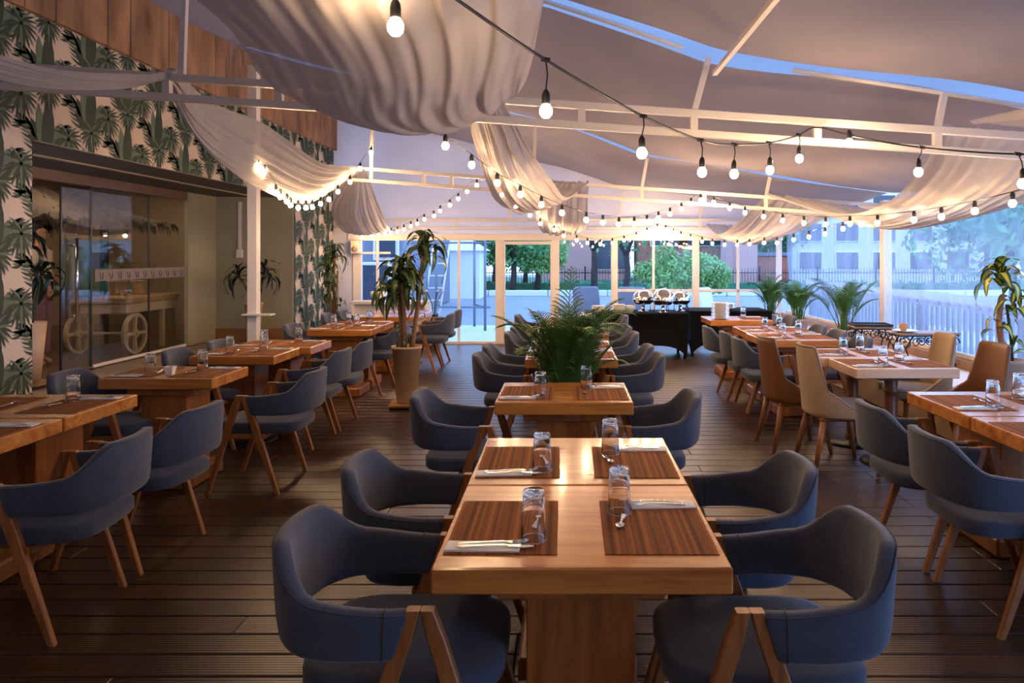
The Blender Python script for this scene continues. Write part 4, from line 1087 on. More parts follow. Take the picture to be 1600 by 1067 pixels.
# ---- buffet tables under black stretch cloth
def buffet(x0, x1, y0, y1, zt, label):
    t = thing('buffet_table', label, 'table', ((x0 + x1) / 2, (y0 + y1) / 2, 0), 0, 'black clothed buffet tables')
    hx, hy = (x1 - x0) / 2, (y1 - y0) / 2
    top = MB().box((0, 0, zt - .015), (2 * hx, 2 * hy, .03), bev=.01).build('tabletop', M['black_cloth'], t)
    n = 96
    def per(s):       # rounded rectangle perimeter by side
        q = s * 4; i = int(q) % 4; f = q - int(q)
        c = [(-hx, -hy), (hx, -hy), (hx, hy), (-hx, hy)]; a, b = c[i], c[(i + 1) % 4]
        return a[0] + (b[0] - a[0]) * f, a[1] + (b[1] - a[1]) * f, f
    def fn(u, v):
        x, y, f = per(u % 1.0); arch = (1 - abs(2 * f - 1) ** 5)          # the hem arches up between the feet
        zb = .012 + .19 * arch; k = 1 - .20 * math.sin(PI * min(1, v * 1.0)) * arch * .8 + (-.03 * v * (1 - arch))
        return (x * k, y * k, zt - .01 + (zb - zt + .01) * v)
    MB().grid(fn, n, 16).build('stretch_cover', M['black_cloth'], t)
    for sx in (-1, 1):
        for sy in (-1, 1): MB().tube([(sx * hx * .93, sy * hy * .88, .0), (sx * hx * .93, sy * hy * .88, zt - .03)], .02, 8).build('leg', M['black_metal'], t)
    return t
buffet(.30, 1.90, 11.35, 12.15, .70, 'long table in tight black stretch cloth, chafing dishes on it')
buffet(1.96, 3.25, 11.60, 12.40, .72, 'second black clothed table, right of the chafing dishes')
def chafing(x, y, z, s, rz, lab, open_=0.0):
    t = thing('chafing_dish', lab, 'chafing dish', (x, y, z), rz, 'round steel chafing dishes'); t.scale = (s, s, s * 1.3)
    MB().lathe([(0, .0), (.10, 0), (.10, .008), (.05, .02), (.035, .05), (.03, .09), (.0, .09)], 24).build('burner_stand', M['chrome'], t)
    for k in range(3):
        a = 2 * PI * k / 3 + .5
        MB().tube([(.17 * math.cos(a), .17 * math.sin(a), 0), (.15 * math.cos(a), .15 * math.sin(a), .10), (.185 * math.cos(a), .185 * math.sin(a), .15)], .008, 6).build('leg', M['chrome'], t)
    MB().lathe([(0, .10), (.14, .105), (.185, .135), (.20, .165), (.205, .165), (.205, .172), (.18, .172), (0, .172)], 36).build('pan', M['chrome'], t)
    lid = MB().lathe([(.203, .174), (.198, .205), (.175, .245), (.13, .278), (.07, .298), (0, .303)], 36, cap=False).build('lid', M['chrome'], t)
    if open_: lid.rotation_euler = (open_, 0, 0); lid.location = (0, -.02, .03)
    MB().tube([(-.03, 0, .30), (-.03, 0, .325), (.03, 0, .325), (.03, 0, .30)], .006, 6).build('lid_handle', M['chrome'], lid)
    MB().tube([(-.05, -.205, .165), (-.05, -.235, .165), (.05, -.235, .165), (.05, -.205, .165)], .006, 6).build('pan_handle', M['chrome'], t)
for px, y, s, rz, lab, op in ((1005, 11.75, .86, 0, 'leftmost closed round chafing dish on the black buffet', 0), (1036, 11.55, .86, .3, 'middle chafing dish with its lid rolled half open', .22), (1063, 11.8, .80, -.3, 'rightmost chafing dish, beside the wide window post', 0)):
    chafing(px_(px, y), y, .702, s, rz, lab, op)
bowl_me = MB().lathe([(0, 0), (.05, 0), (.055, .006), (.095, .05), (.10, .055), (.092, .052), (.05, .012), (0, .01)], 24, cap=False).mesh('bowl', M['china'])
for st, (px, n, ph) in enumerate(((934, 3, 'leftmost bowl stack'), (967, 4, 'tall middle bowl stack'), (984, 3, 'bowl stack beside the chafing dishes'))):
    for i in range(n):
        o = link('bowl', bowl_me, None, (px_(px, 11.62), 11.62, .702 + i * .022), 0)
        o['label'] = 'white bowl, ' + ['bottom', 'second up', 'third up', 'top'][i if i < n - 1 else 3] + ' of the ' + ph + ' on the buffet'; o['category'] = 'bowl'; o['group'] = 'stacked bowls on the black buffet'
for i in range(5):
    o = link('plate', plate_me, None, (px_(1138, 12.0), 12.0, .722 + i * .0175), 0)
    o['label'] = 'small white plate, ' + ['bottom', 'second up', 'middle', 'fourth up', 'top'][i] + ' of the stack on the second black table'; o['category'] = 'plate'; o['group'] = 'plates on the second black table'

# ---- white counter at the back left
ct = thing('counter', 'white boxy counter in front of the leftmost back window', 'counter', (px_(612, 12.75), 12.75, 0))
MB().box((0, 0, .785), (1.33, .42, .05), bev=.004).build('worktop', M['white_wall'], ct)
MB().box((0, .05, .38), (1.22, .30, .76), bev=.004).build('front_panel', M['white_wall'], ct)
MB().box((.63, 0, .38), (.05, .42, .76), bev=.004).build('side_panel', M['white_frame'], ct); MB().box((-.63, 0, .38), (.05, .42, .76), bev=.004).build('side_panel', M['white_frame'], ct)
bs = thing('basin', 'round white basin standing on the white counter', 'basin', (px_(592, 12.75), 12.75, .811))
MB().lathe([(0, 0), (.09, 0), (.14, .10), (.148, .16), (.14, .16), (.13, .10), (.08, .015), (0, .012)], 28, cap=False).build('bowl', M['china'], bs)
MB().tube([(.16, .03, 0), (.16, .03, .13), (.10, .03, .15)], .01, 8).build('spout', M['chrome'], bs)
spk = thing('wall_speaker', 'ivory wall speaker on the frame post left of the back windows', 'speaker', (px_(556, 13.2), 13.17, 1.74))
MB().box((0, 0, 0), (.17, .11, .24), bev=.02).build('cabinet', M['speaker'], spk)
MB().lathe([(.055, 0), (.055, .006), (.0, .004)], 20).build('woofer', M['pot_grey'], spk).rotation_euler = (PI / 2, 0, 0)
spk.children[-1].location = (0, -.056, -.03)

# ---- wrought iron side tables with tray, cup and plate
def scroll(cx, cz, r, turns, s=1, y=0):
    return [(cx + s * r * (1 - .8 * k / 20) * math.cos(2 * PI * turns * k / 20), y, cz + r * (1 - .8 * k / 20) * math.sin(2 * PI * turns * k / 20)) for k in range(21)]
def iron_table(x, y, w, d, h, z, rz, lab):
    t = thing('iron_side_table', lab, 'side table', (x, y, z), rz, 'scrolled iron side tables on the ledge')
    MB().box((0, 0, h - .012), (w, d, .024), bev=.006).build('tabletop', mat('mosaic_top', srgb(140, 112, 92), .35, noise_s=60, noise_a=.5), t)
    MB().box((0, 0, h - .03), (w * .96, d * .9, .012)).build('apron', M['black_metal'], t)
    for sx in (-1, 1):
        for yy in (-d * .4, d * .4):
            MB().tube([(sx * w * .28, yy, h - .035), (sx * w * .40, yy, h * .55), (sx * w * .34, yy, h * .25), (sx * w * .47, yy, 0)], .008, 6).tube(scroll(sx * w * .40, h * .70, h * .20, 1.4, sx, yy), .006, 6).tube(scroll(sx * w * .22, h * .72, h * .15, 1.3, -sx, yy), .005, 6).build('scrolled_leg', M['black_metal'], t)
        MB().tube([(sx * w * .42, -d * .4, .02), (sx * w * .42, d * .4, .02)], .006, 6).build('foot_bar', M['black_metal'], t)
    for q in (-.3, 0, .3): MB().tube(scroll(q * w * .45, h * .74, h * .14, 1.5, 1 if q >= 0 else -1, -d * .4), .005, 6).build('scroll', M['black_metal'], t)
iron_table(3.60, 7.42, .62, .30, .345, .476, .08, 'wider scrolled iron side table, plate and cup at its left end')
iron_table(3.36, 8.12, .42, .28, .34, .476, -.1, 'smaller scrolled iron side table carrying the dark tray')
tr = thing('tray', 'dark rectangular serving tray on the smaller iron table', 'tray', (3.36, 8.12, .817), -.1)
MB().box((0, 0, .005), (.40, .27, .01), bev=.003).build('base', M['black_rubber'], tr)
for sx, sy, dx, dy in ((0, 1, .40, .012), (0, -1, .40, .012), (1, 0, .012, .27), (-1, 0, .012, .27)): MB().box((sx * .2, sy * .135, .014), (dx, dy, .02), bev=.003).build('rim', M['black_rubber'], tr)
o = link('plate', plate_me, None, (3.40, 7.38, .822), 0); o['label'] = 'single white plate under the cup on the wider iron table'; o['category'] = 'plate'
cp = MB().lathe([(0, 0), (.022, 0), (.03, .012), (.044, .06), (.046, .075), (.042, .075), (.036, .05), (.02, .012), (0, .01)], 24, cap=False).build('cup', M['beige_cloth'] and mat('terracotta_cup', srgb(186, 136, 96), .5), None, (3.385, 7.38, .832)); cp['label'] = 'small terracotta cup standing on the plate'; cp['category'] = 'cup'

# ---- small pot plant (orchid) beside the counter
# ================================================================== PLANTS
def strap_leaf(L, W, up, droop, seed, fold=.25):
    """arching strap leaf growing along +x from the origin"""
    mb = MB(); n = 9; r = random.Random(seed); pts = []
    ang = up; p = Vector((0, 0, 0)); st = L / n
    for k in range(n + 1):
        pts.append((p.copy(), ang)); p = p + Vector((math.cos(ang) * st, 0, math.sin(ang) * st)); ang = up - droop * smooth01((k + 1) / n * 1.35)
    tw = r.uniform(-.5, .5)
    for k, (q, a) in enumerate(pts):
        t = k / n; w = W * (math.sin(PI * min(1, (.12 + .88 * t) ** .8)) ** .8) * .5 + .0008
        nx, nz = -math.sin(a), math.cos(a)
        wav = .006 * math.sin(9 * t + seed)
        for j, sgn in enumerate((-1, -.38, 0, .38, 1)):
            lift = fold * w * (abs(sgn)) + wav * sgn
            i = len(mb.v)
            mb.v.append((q.x + nx * lift, sgn * w * math.cos(tw * t), q.z + nz * lift + sgn * w * math.sin(tw * t))); mb.u[i] = abs(sgn)
    for k in range(n):
        for j in range(4):
            a = k * 5 + j; mb.f.append((a, a + 1, a + 6, a + 5)); mb.sm.append(True); mb.mi.append(0)
    return mb
def frond_mb(L, up, droop, nl, ll, lw, seed, vee=.9):
    """feather palm frond along +x with paired leaflets"""
    mb = MB(); r = random.Random(seed); n = 12; pts = []
    ang = up; p = Vector((0, 0, 0)); st = L / n
    for k in range(n + 1):
        pts.append(p.copy()); p = p + Vector((math.cos(ang) * st, 0, math.sin(ang) * st)); ang -= droop / n * 3 * ((k + .5) / n) ** 2
    cu = catmull(pts, nl * 2); mb.tube(pts, [.0065 * (1 - .8 * k / n) + .001 for k in range(n + 1)], 5)
    base = len(mb.v)
    for i in range(int(nl * .80), nl * 2):
        t = i / (nl * 2); q = cu[i]; d = (cu[min(i + 1, nl * 2)] - cu[i - 1]).normalized()
        s = 1 if i % 2 else -1
        l = ll * math.sin(PI * min(1, .22 + .78 * t)) ** .6 * r.uniform(.85, 1.1)
        side = Vector((0, s, 0)); upv = d.cross(side) * s
        if upv.z < 0: upv = -upv
        out = (d * (.75 + .5 * t) + side * vee + upv * .35).normalized()
        w = lw; vs = []
        for k in range(5):
            f = k / 4; pt = q + out * l * f + Vector((0, 0, -l * .38 * f * f)); ww = w * (1 - f) ** .6 * (.5 + .8 * min(1, f * 4)) + .0004
            wd = d * ww * .5
            vs += [pt + wd, pt - wd + upv * ww * .25]
        mb.add(vs, [(2 * k, 2 * k + 1, 2 * k + 3, 2 * k + 2) for k in range(4)], False)
    return mb
def pot(t, r0, r1, h, m, soil=True):
    MB().lathe([(0, 0), (r0 * .96, 0), (r0, .008), (r1, h - .03), (r1 + .008, h - .028), (r1 + .008, h), (r1 - .014, h), (r1 - .02, h - .04), (0, h - .04)], 32).build('pot', M[m], t)
    MB().lathe([(0, h - .03), (r1 * .6, h - .028), (r1 - .018, h - .035)], 20, cap=False).build('soil', M['soil'], t)
LEAF = {}
def leaves_at(t, head, n, meshes, rnd, scale=(.8, 1.15), tilt=(-.2, .7), down=0.0):
    for i in range(n):
        a = i * 2.39996 + rnd.uniform(-.25, .25); f = i / n
        o = link('leaf', rnd.choice(meshes), t, head + Vector((0, 0, -.10 * (1 - f) * (1 + down))))
        s = rnd.uniform(*scale) * (1 - .25 * f); o.scale = (s, s, s)
        o.rotation_euler = (rnd.uniform(-.35, .35), -(tilt[0] + (tilt[1] - tilt[0]) * f + rnd.uniform(-.15, .15)), a)
def planter_dolly(t, r, z=.055):
    MB().box((0, 0, z - .012), (r * 2, r * 2, .024), rot=(0, 0, .1), bev=.004).build('dolly_board', M['skirting_wood'], t)
    for sx in (-1, 1):
        for sy in (-1, 1): MB().tube([(sx * r * .8 - .008, sy * r * .8, .019), (sx * r * .8 + .008, sy * r * .8, .019)], .019, 12).build('caster', M['black_rubber'], t)
dr = [strap_leaf(.52, .085, .85, 2.25, s, .12).mesh('leaf', M['dracaena']) for s in (1, 2, 3)]
# tall dracaena on a dolly
t = thing('dracaena', 'tall drooping dracaena in a tapered beige planter on a wooden dolly', 'potted plant', (-1.665, 7.7, 0))
planter_dolly(t, .17)
MB().lathe([(0, .055), (.100, .055), (.104, .07), (.150, .615), (.158, .617), (.158, .645), (.142, .645), (.136, .60), (0, .60)], 36).build('pot', M['pot_beige'], t)
MB().lathe([(0, .612), (.08, .612), (.137, .606)], 20, cap=False).build('soil', M['soil'], t)
rnd = random.Random(11)
for (bx, by), (tx, ty, tz) in (((-.02, 0), (-.06, .0, 1.34)), ((-.055, .03), (-.10, .05, 1.18)), ((.055, -.02), (.18, 0, 1.66))):
    MB().tube(catmull([(bx, by, .60), (bx * .5 + tx * .5 + .012, by, .60 + (tz - .6) * .5), (tx, ty, tz)], 8), [.026, .025, .024, .024, .023, .022, .022, .021, .018], 10).build('cane', M['cane'], t)
leaves_at(t, Vector((.18, 0, 1.72)), 26, dr, rnd, (.72, .98), (-.5, 1.0), .6)
leaves_at(t, Vector((-.06, 0, 1.44)), 26, dr, rnd, (.8, 1.05), (-.3, .9), .6)
leaves_at(t, Vector((-.13, .05, 1.28)), 22, dr, rnd, (.75, 1.0), (-.6, .6), .6)
leaves_at(t, Vector((.04, -.02, 1.40)), 12, dr, rnd, (.6, .85), (-.9, .1), .6)
leaves_at(t, Vector((-.03, .0, .88)), 10, dr, rnd, (.40, .55), (-1.2, -.2), 1)
# dracaena beside the far wallpaper
t = thing('dracaena', 'leafy dracaena with three cane heads against the far wallpaper strip', 'potted plant', (-3.70, 11.75, 0))
pot(t, .13, .19, .67, 'pot_grey'); rnd = random.Random(4)
for x, z in ((-.07, 1.10), (.0, 1.62), (.06, 1.35)):
    MB().tube([(x * .6, 0, .62), (x, 0, z)], [.024, .018], 8).build('cane', M['cane'], t)
leaves_at(t, Vector((.0, 0, 1.68)), 26, dr, rnd, (.62, .85), (-.5, .9), .6); leaves_at(t, Vector((-.09, 0, 1.42)), 18, dr, rnd, (.6, .8), (-.8, .5), .6)
leaves_at(t, Vector((-.08, 0, 1.14)), 16, dr, rnd, (.5, .7), (-1.0, .2), .6); leaves_at(t, Vector((.10, 0, .90)), 8, dr, rnd, (.35, .5), (-.5, .6), .6)
# strap-leaved plant in the recess
cl = [strap_leaf(.5, .05, .9, 2.2, s).mesh('leaf', M['cordyline']) for s in (5, 6)]
t = thing('cordyline', 'dark strap-leaved plant in a tall slim planter in the recess', 'potted plant', (-4.60, 10.85, PLAT))
pot(t, .085, .125, .60, 'pot_beige'); rnd = random.Random(6)
for x in (-.22, .18): MB().tube(catmull([(0, 0, .56), (x * .4, 0, .75), (x * .8, 0, .95)], 5), .010, 6).build('stem', M['dark_stem'], t)
leaves_at(t, Vector((-.22, 0, 1.05)), 17, cl, rnd, (.7, 1.0), (-.9, .8)); leaves_at(t, Vector((.17, 0, 1.05)), 19, cl, rnd, (.7, 1.05), (-.9, 1.1))
# dark plant inside the doorway by the wallpaper column
t = thing('cordyline', 'large dark plant in a beige planter in the doorway by the wallpaper column', 'potted plant', (-5.22, 7.18, PLAT))
planter_dolly(t, .16)
MB().lathe([(0, .055), (.08, .055), (.135, .64), (.12, .64), (.11, .60), (0, .60)], 28).build('pot', M['pot_beige'], t)
rnd = random.Random(9)
for x, y, z in ((-.1, 0, 1.35), (.04, .1, 1.15)): MB().tube([(0, 0, .58), (x, y, z)], [.018, .012], 8).build('stem', M['dark_stem'], t)
cl2 = [strap_leaf(.6, .09, .8, 2.4, s).mesh('leaf', M['cordyline']) for s in (15, 16)]
leaves_at(t, Vector((-.1, 0, 1.45)), 20, cl2, rnd, (.7, 1.0), (-.7, .9)); leaves_at(t, Vector((.04, .1, 1.15)), 14, cl2, rnd, (.6, .8), (-.8, .5))
# bright dracaena on the right ledge
db = [strap_leaf(.38, .105, .85, 2.2, s, .10).mesh('leaf', M['dracaena_bright']) for s in (21, 22, 23)]
t = thing('dracaena', 'yellow-striped dracaena with two canes on the right ledge', 'potted plant', (3.52, 5.88, .476))
pot(t, .10, .135, .285, 'pot_grey'); rnd = random.Random(15)
MB().tube(catmull([(0.0, 0, .25), (-.06, 0, .55), (-.03, 0, .80)], 6), [.026, .024, .023, .022, .022, .021, .018], 10).build('cane', M['cane'], t)
MB().tube([(-.02, -.02, .25), (-.07, -.03, .58)], [.016, .014], 8).build('cane', M['cane'], t)
MB().tube(catmull([(.05, 0, .25), (.03, 0, .5), (.0, 0, .72)], 6), .011, 8).build('stem', M['dark_stem'], t)
leaves_at(t, Vector((-.04, 0, .98)), 16, db, rnd, (.75, 1.0), (-.5, 1.35), .3); leaves_at(t, Vector((.06, 0, .78)), 9, db, rnd, (.7, .9), (-.5, .6), .4)
leaves_at(t, Vector((-.06, 0, .62)), 6, db, rnd, (.55, .7), (-.6, .5), .4); leaves_at(t, Vector((.05, 0, .46)), 4, db, rnd, (.5, .6), (-.1, .5), .4)
# areca palms
def palm(name, label, loc, fronds, R, seed, potdim, mname, spread=.6, hs=1.0, stems=True, dense=1, dd=.85, ex=1.35, ll=None):
    t = thing(name, label, 'potted plant', loc); r = random.Random(seed)
    pot(t, *potdim); h = potdim[2]
    ms = [frond_mb(R * k, 1.52, dp, 46, ll or R * .28, .0095, s, .85).mesh('frond', M[mname]) for k, dp, s in ((1, dd, 1), (.9, dd * .6, 2), (1.0, dd * 1.7, 3))]
    for i in range(fronds):
        a = i * 2.39996 + r.uniform(-.2, .2); f = (i + .5) / fronds
        o = link('frond', ms[i % 3], t, (r.uniform(-.05, .05), r.uniform(-.05, .05), h - .06)); s = r.uniform(.7, 1.08) * hs; o.scale = (s, s, s)
        o.rotation_euler = (r.uniform(-.15, .15), spread * (f ** ex) * r.uniform(.8, 1.2), a)
    if stems:
        mb = MB()
        for i in range(14 * dense):
            a = r.uniform(0, 2 * PI); q = r.uniform(.01, .07); mb.tube([(q * math.cos(a), q * math.sin(a), h - .05), (q * 1.8 * math.cos(a), q * 1.8 * math.sin(a), h + .32 * hs)], [.008, .004], 5)
        mb.build('stems', M['palm_stem'], t, kind='stuff')
    return t
cp_ = palm('areca_palm', 'large areca palm rising behind the third centre table', (-.0, 5.32, 0), 58, .90, 31, (.12, .155, .40, 'pot_beige'), 'palm', .30, 1.12, True, 3, dd=1.25)
# one tall upright frond stands over the rest
uf = frond_mb(1.12, 1.52, .35, 34, .27, .011, 9).mesh('frond', M['palm']); o = link('frond', uf, cp_, (.0, 0, .40)); o.rotation_euler = (0, 0, 1.2)
palm('areca_palm', 'potted areca palm farthest left in the row along the vinyl wall', (px_(1203, 12.2), 12.2, .476), 34, .80, 41, (.12, .16, .16, 'pot_grey'), 'palm_far', .40, .95, dd=1.3, ex=.9)
palm('areca_palm', 'middle potted areca palm in the row along the vinyl wall', (px_(1247, 10.8), 10.8, .476), 34, .76, 42, (.12, .155, .19, 'pot_grey'), 'palm_far', .40, .95, dd=1.3, ex=.9)
palm('areca_palm', 'airy potted areca palm left of the scrolled iron tables', (px_(1320, 9.0), 9.0, .476), 20, .86, 43, (.13, .155, .215, 'pot_grey'), 'palm_far', .40, .95, dd=1.3, ex=.9)
orp = thing('orchid', 'small orchid with bare arching stems on the right end of the counter', 'potted plant', (px_(678, 12.6), 12.6, .0))
MB().lathe([(0, 0), (.11, 0), (.14, .55), (.12, .55), (0, .52)], 20).build('pot', M['pot_grey'], orp)
for k in range(5):
    a = k * 1.3; MB().tube(catmull([(0, 0, .5), (.05 * math.cos(a), .05 * math.sin(a), .78), (.16 * math.cos(a), .16 * math.sin(a), .98)], 6), .006, 5).build('stem', M['dark_stem'], orp)
    o = link('leaf', cl[0], orp, (.02 * math.cos(a), .02 * math.sin(a), .52)); o.scale = (.45, .8, .45); o.rotation_euler = (0, -.4, a)
    MB().lathe([(0, 0), (.02, .004), (.028, .012), (0, .02)], 6).build('blossom', M['china'], orp, (.16 * math.cos(a), .16 * math.sin(a), .98))

# ================================================================== BEHIND THE SHOPFRONT
cart = thing('cart', 'cream wooden cart with two spoked wheels behind the glass shopfront', 'cart', (-6.02, 9.95, PLAT))
MB().box((0, .25, .60), (.62, 1.25, .14), bev=.01).build('cart_bed', M['cart_paint'], cart)
MB().box((0, .25, .70), (.66, 1.30, .10), bev=.02).build('cloth_cover', M['kraft'], cart)
MB().box((0, .9, .33), (.5, .05, .5)).build('lower_panel', M['kraft'], cart)
for sx in (-.26, .26): MB().box((sx, .55, .28), (.06, .06, .56), bev=.006).build('leg', M['cart_paint'], cart)
MB().tube([(-.40, -.3, .27), (.40, -.3, .27)], .02, 8).build('axle', M['cart_paint'], cart)
for sx in (-.37, .37):
    w = MB(); n = 32; rs = []
    for k in range(n):
        a = 2 * PI * k / n; rs.append([Vector((sx + dx, -.3 + rr * math.cos(a), .27 + rr * math.sin(a))) for dx, rr in ((-.02, .225), (.02, .225), (.02, .268), (-.02, .268))])
    rs.append(rs[0]); w.loft(rs, cap=False, smooth=False)
    wo = w.build('wheel', M['cart_paint'], cart)
    for k in range(4):
        a = PI / 2 * k; MB().tube([(sx, -.3 + .04 * math.cos(a), .27 + .04 * math.sin(a)), (sx, -.3 + .23 * math.cos(a), .27 + .23 * math.sin(a))], [.022, .032], 4, smooth=False).build('spoke', M['cart_paint'], wo)
    MB().tube([(sx - .03, -.3, .27), (sx + .03, -.3, .27)], .055, 14).build('hub', M['cart_paint'], wo)
for k, (dx, dy) in enumerate(((-.1, .1), (.06, .35))):
    b = thing('paper_stack', ['near kraft paper stack on the cart', 'far kraft paper stack on the cart'][k], 'paper stack', (-6.02 + dx, 9.95 + dy, PLAT + .751))
    MB().box((0, 0, .09), (.18, .16, .18), bev=.01).build('bundle', M['kraft'], b); MB().box((0, 0, .19), (.19, .17, .015)).build('top_sheet', M['china'], b)
cn = thing('thatched_canopy', 'dark thatched canopy hanging inside behind the glass shopfront', 'canopy', (-7.4, 10.2, 2.05))
rt = random.Random(2); mb = MB()
def can(u, v):
    y = -1.9 + 3.8 * u; h = .52 * (1 - abs(2 * v - 1)) * (1 - .5 * (2 * u - 1) ** 2); return (-1.0 + 2.0 * v, y, h + .03 * math.sin(17 * y + 9 * v))
mb.grid(can, 30, 14)
for _ in range(700):
    u, v = rt.random(), rt.choice((0, 1, rt.random())); x, y, z = can(u, v); mb.add([(x, y, z + .03), (x + .05, y + rt.uniform(-.04, .04), z - rt.uniform(.05, .16)), (x + .01, y + .03, z + .02)], [(0, 1, 2)])
mb.build('thatch', M['thatch'], cn)
for sy in (-1.6, 1.6): MB().box((0, sy, -.85), (.09, .09, 1.9)).build('support_post', M['black_metal'], cn)
bar = thing('bar_stool', 'black slatted chair just inside the glass door', 'chair', (-6.35, 8.55, PLAT), .5)
MB().box((0, 0, .44), (.38, .38, .05), bev=.015).build('seat', M['black_metal'], bar); MB().box((-.17, 0, .68), (.04, .36, .42), bev=.015).build('backrest', M['black_metal'], bar)
for sx in (-.16, .16):
    for sy in (-.16, .16): MB().tube([(sx, sy, .43), (sx * 1.15, sy * 1.15, 0)], .016, 6).build('leg', M['black_metal'], bar)

# ---- the person standing inside
def skin_obj(name, pts, edges, m, parent, lvl=2, root=0):
    me = bpy.data.meshes.new(name); me.from_pydata([p[:3] for p in pts], edges, []); o = bpy.data.objects.new(name, me); COL.objects.link(o); o.parent = parent
    sk = o.modifiers.new('skin', 'SKIN'); sk.use_smooth_shade = True
    for i, p in enumerate(pts):
        v = me.skin_vertices[0].data[i] if me.skin_vertices else None
        if v: v.radius = (p[3], p[4] if len(p) > 4 else p[3]); v.use_root = (i == root)
    s = o.modifiers.new('sub', 'SUBSURF'); s.levels = lvl; s.render_levels = lvl
    me.materials.append(m); return o
pe = thing('person', 'person in cream blouse and mauve patterned trousers standing inside behind the dark leaves', 'person', (-6.12, 8.55, PLAT), .3)
def add_skin(name, pts, edges, m, lvl=2):
    me = bpy.data.meshes.new(name); me.from_pydata([p[:3] for p in pts], edges, []); o = bpy.data.objects.new(name, me); COL.objects.link(o); o.parent = pe
    bm = bmesh.new(); bm.from_mesh(me); lay = bm.verts.layers.skin.verify(); bm.verts.ensure_lookup_table()
    for i, p in enumerate(pts): bm.verts[i][lay].radius = (p[3], p[4] if len(p) > 4 else p[3]); bm.verts[i][lay].use_root = (i == 0)
    bm.to_mesh(me); bm.free()
    sk = o.modifiers.new('skin', 'SKIN'); sk.use_smooth_shade = True
    s = o.modifiers.new('sub', 'SUBSURF'); s.levels = lvl; s.render_levels = lvl
    me.materials.append(m); return o
body = [(0, 0, .92, .11, .10), (0, 0, 1.10, .10, .09), (0, 0, 1.28, .12, .09), (0, 0, 1.38, .06), (.01, 0, 1.46, .045), (.015, 0, 1.54, .075, .085), (.015, 0, 1.62, .075, .08),
        (0, .17, 1.34, .05), (.03, .23, 1.10, .038), (.14, .18, .96, .028), (0, -.17, 1.34, .05), (.03, -.23, 1.10, .038), (.14, -.18, .96, .028),
        (0, .09, .84, .085), (.01, .10, .48, .055), (-.01, .10, .09, .036), (0, -.09, .84, .085), (.01, -.10, .48, .055), (-.01, -.10, .09, .036), (.10, .10, .035, .03), (.10, -.10, .035, .03)]
be = [(0, 1), (1, 2), (2, 3), (3, 4), (4, 5), (5, 6), (2, 7), (7, 8), (8, 9), (2, 10), (10, 11), (11, 12), (0, 13), (13, 14), (14, 15), (0, 16), (16, 17), (17, 18), (15, 19), (18, 20)]
add_skin('body', body, be, M['skin'])
add_skin('blouse', [(0, 0, 1.22, .145, .12), (0, 0, 1.02, .15, .13), (0, 0, .93, .15, .13), (0, 0, 1.34, .12, .10), (0, .17, 1.33, .07), (.02, .22, 1.16, .062), (0, -.17, 1.33, .07), (.02, -.22, 1.16, .062)], [(0, 1), (1, 2), (0, 3), (3, 4), (4, 5), (3, 6), (6, 7)], M['blouse'])
add_skin('trousers', [(0, 0, .94, .135, .125), (0, .09, .80, .11), (.01, .10, .48, .085), (0, .10, .12, .08), (0, -.09, .80, .11), (.01, -.10, .48, .085), (0, -.10, .12, .08)], [(0, 1), (1, 2), (2, 3), (0, 4), (4, 5), (5, 6)], M['trousers'])
add_skin('hair', [(-.02, 0, 1.60, .088, .09), (-.03, 0, 1.66, .06), (-.06, 0, 1.50, .06), (-.07, 0, 1.38, .035)], [(0, 1), (0, 2), (2, 3)], M['hair'])
MB().lathe([(.0, -.016), (.011, -.006), (.012, 0), (.006, .02), (0, .03)], 8).build('nose', M['skin'], pe, (.092, 0, 1.53))
for s in (-1, 1):
    MB().lathe([(0, -.009), (.009, 0), (0, .009)], 8).build('eye', M['black_rubber'], pe, (.082, s * .028, 1.56))
    hand = MB().box((.165, s * .175, .905), (.05, .03, .08), bev=.01)
    for k in range(4): hand.tube([(.145 + .014 * k, s * .175, .87), (.150 + .014 * k, s * .172, .83), (.158 + .014 * k, s * .165, .80 - (.008 if k in (0, 3) else 0) * -1)], [.0085, .008, .006], 6)
    hand.tube([(.185, s * .17, .90), (.205, s * .165, .88), (.21, s * .16, .855)], [.010, .009, .007], 6)
    hand.build('hand', M['skin'], pe)

# ================================================================== DRAPES
def swag(name, L, R, belly, pleats, amp, label, nu=64, nv=90, seed=0, gather=(1, 1)):
    """cloth hung between two edge lines L and R (3D points), sagging between them, with running pleats"""
    wob = lambda u, v: .006 * math.sin(41 * v + 5 * u) + .004 * math.sin(83 * v - 7 * u)
    Lc, Rc = catmull(L, nu), catmull(R, nu); rr = random.Random(seed); ph = [rr.uniform(0, 6) for _ in range(6)]
    def fn(u, v):
        i = u * nu; k = min(int(round(i)), nu); a, b = Lc[k], Rc[k]; p = a.lerp(b, v)
        s = math.sin(PI * u); env = s ** .8 if 0 < u < 1 else 0
        sag = belly * 4 * v * (1 - v) * env
        w = (b - a).length
        vv = v + .03 * math.sin(3 * u * PI + ph[0]) * s
        f = math.sin(2 * PI * pleats * vv + ph[1]) + .55 * math.sin(2 * PI * pleats * 1.7 * vv + ph[2] + 1.5 * u) + .3 * math.sin(2 * PI * pleats * 3.1 * vv + ph[3])
        g = amp * (.55 + .45 * (1 - s)) * (.6 + .4 * math.sin(4 * v + ph[4] + 3 * u))
        n = Vector((0, 0, 1)) if w > .5 else Vector((0, 0, 1))
        return p + n * (f * g + wob(u, v)) + Vector((0, 0, -sag)) + Vector((f * g * .4, 0, 0))
    o = MB().grid(fn, nu, nv).build(name, M['drape'], None); o['label'] = label; o['category'] = 'drape'; o['group'] = 'white voile drapes'
    return o
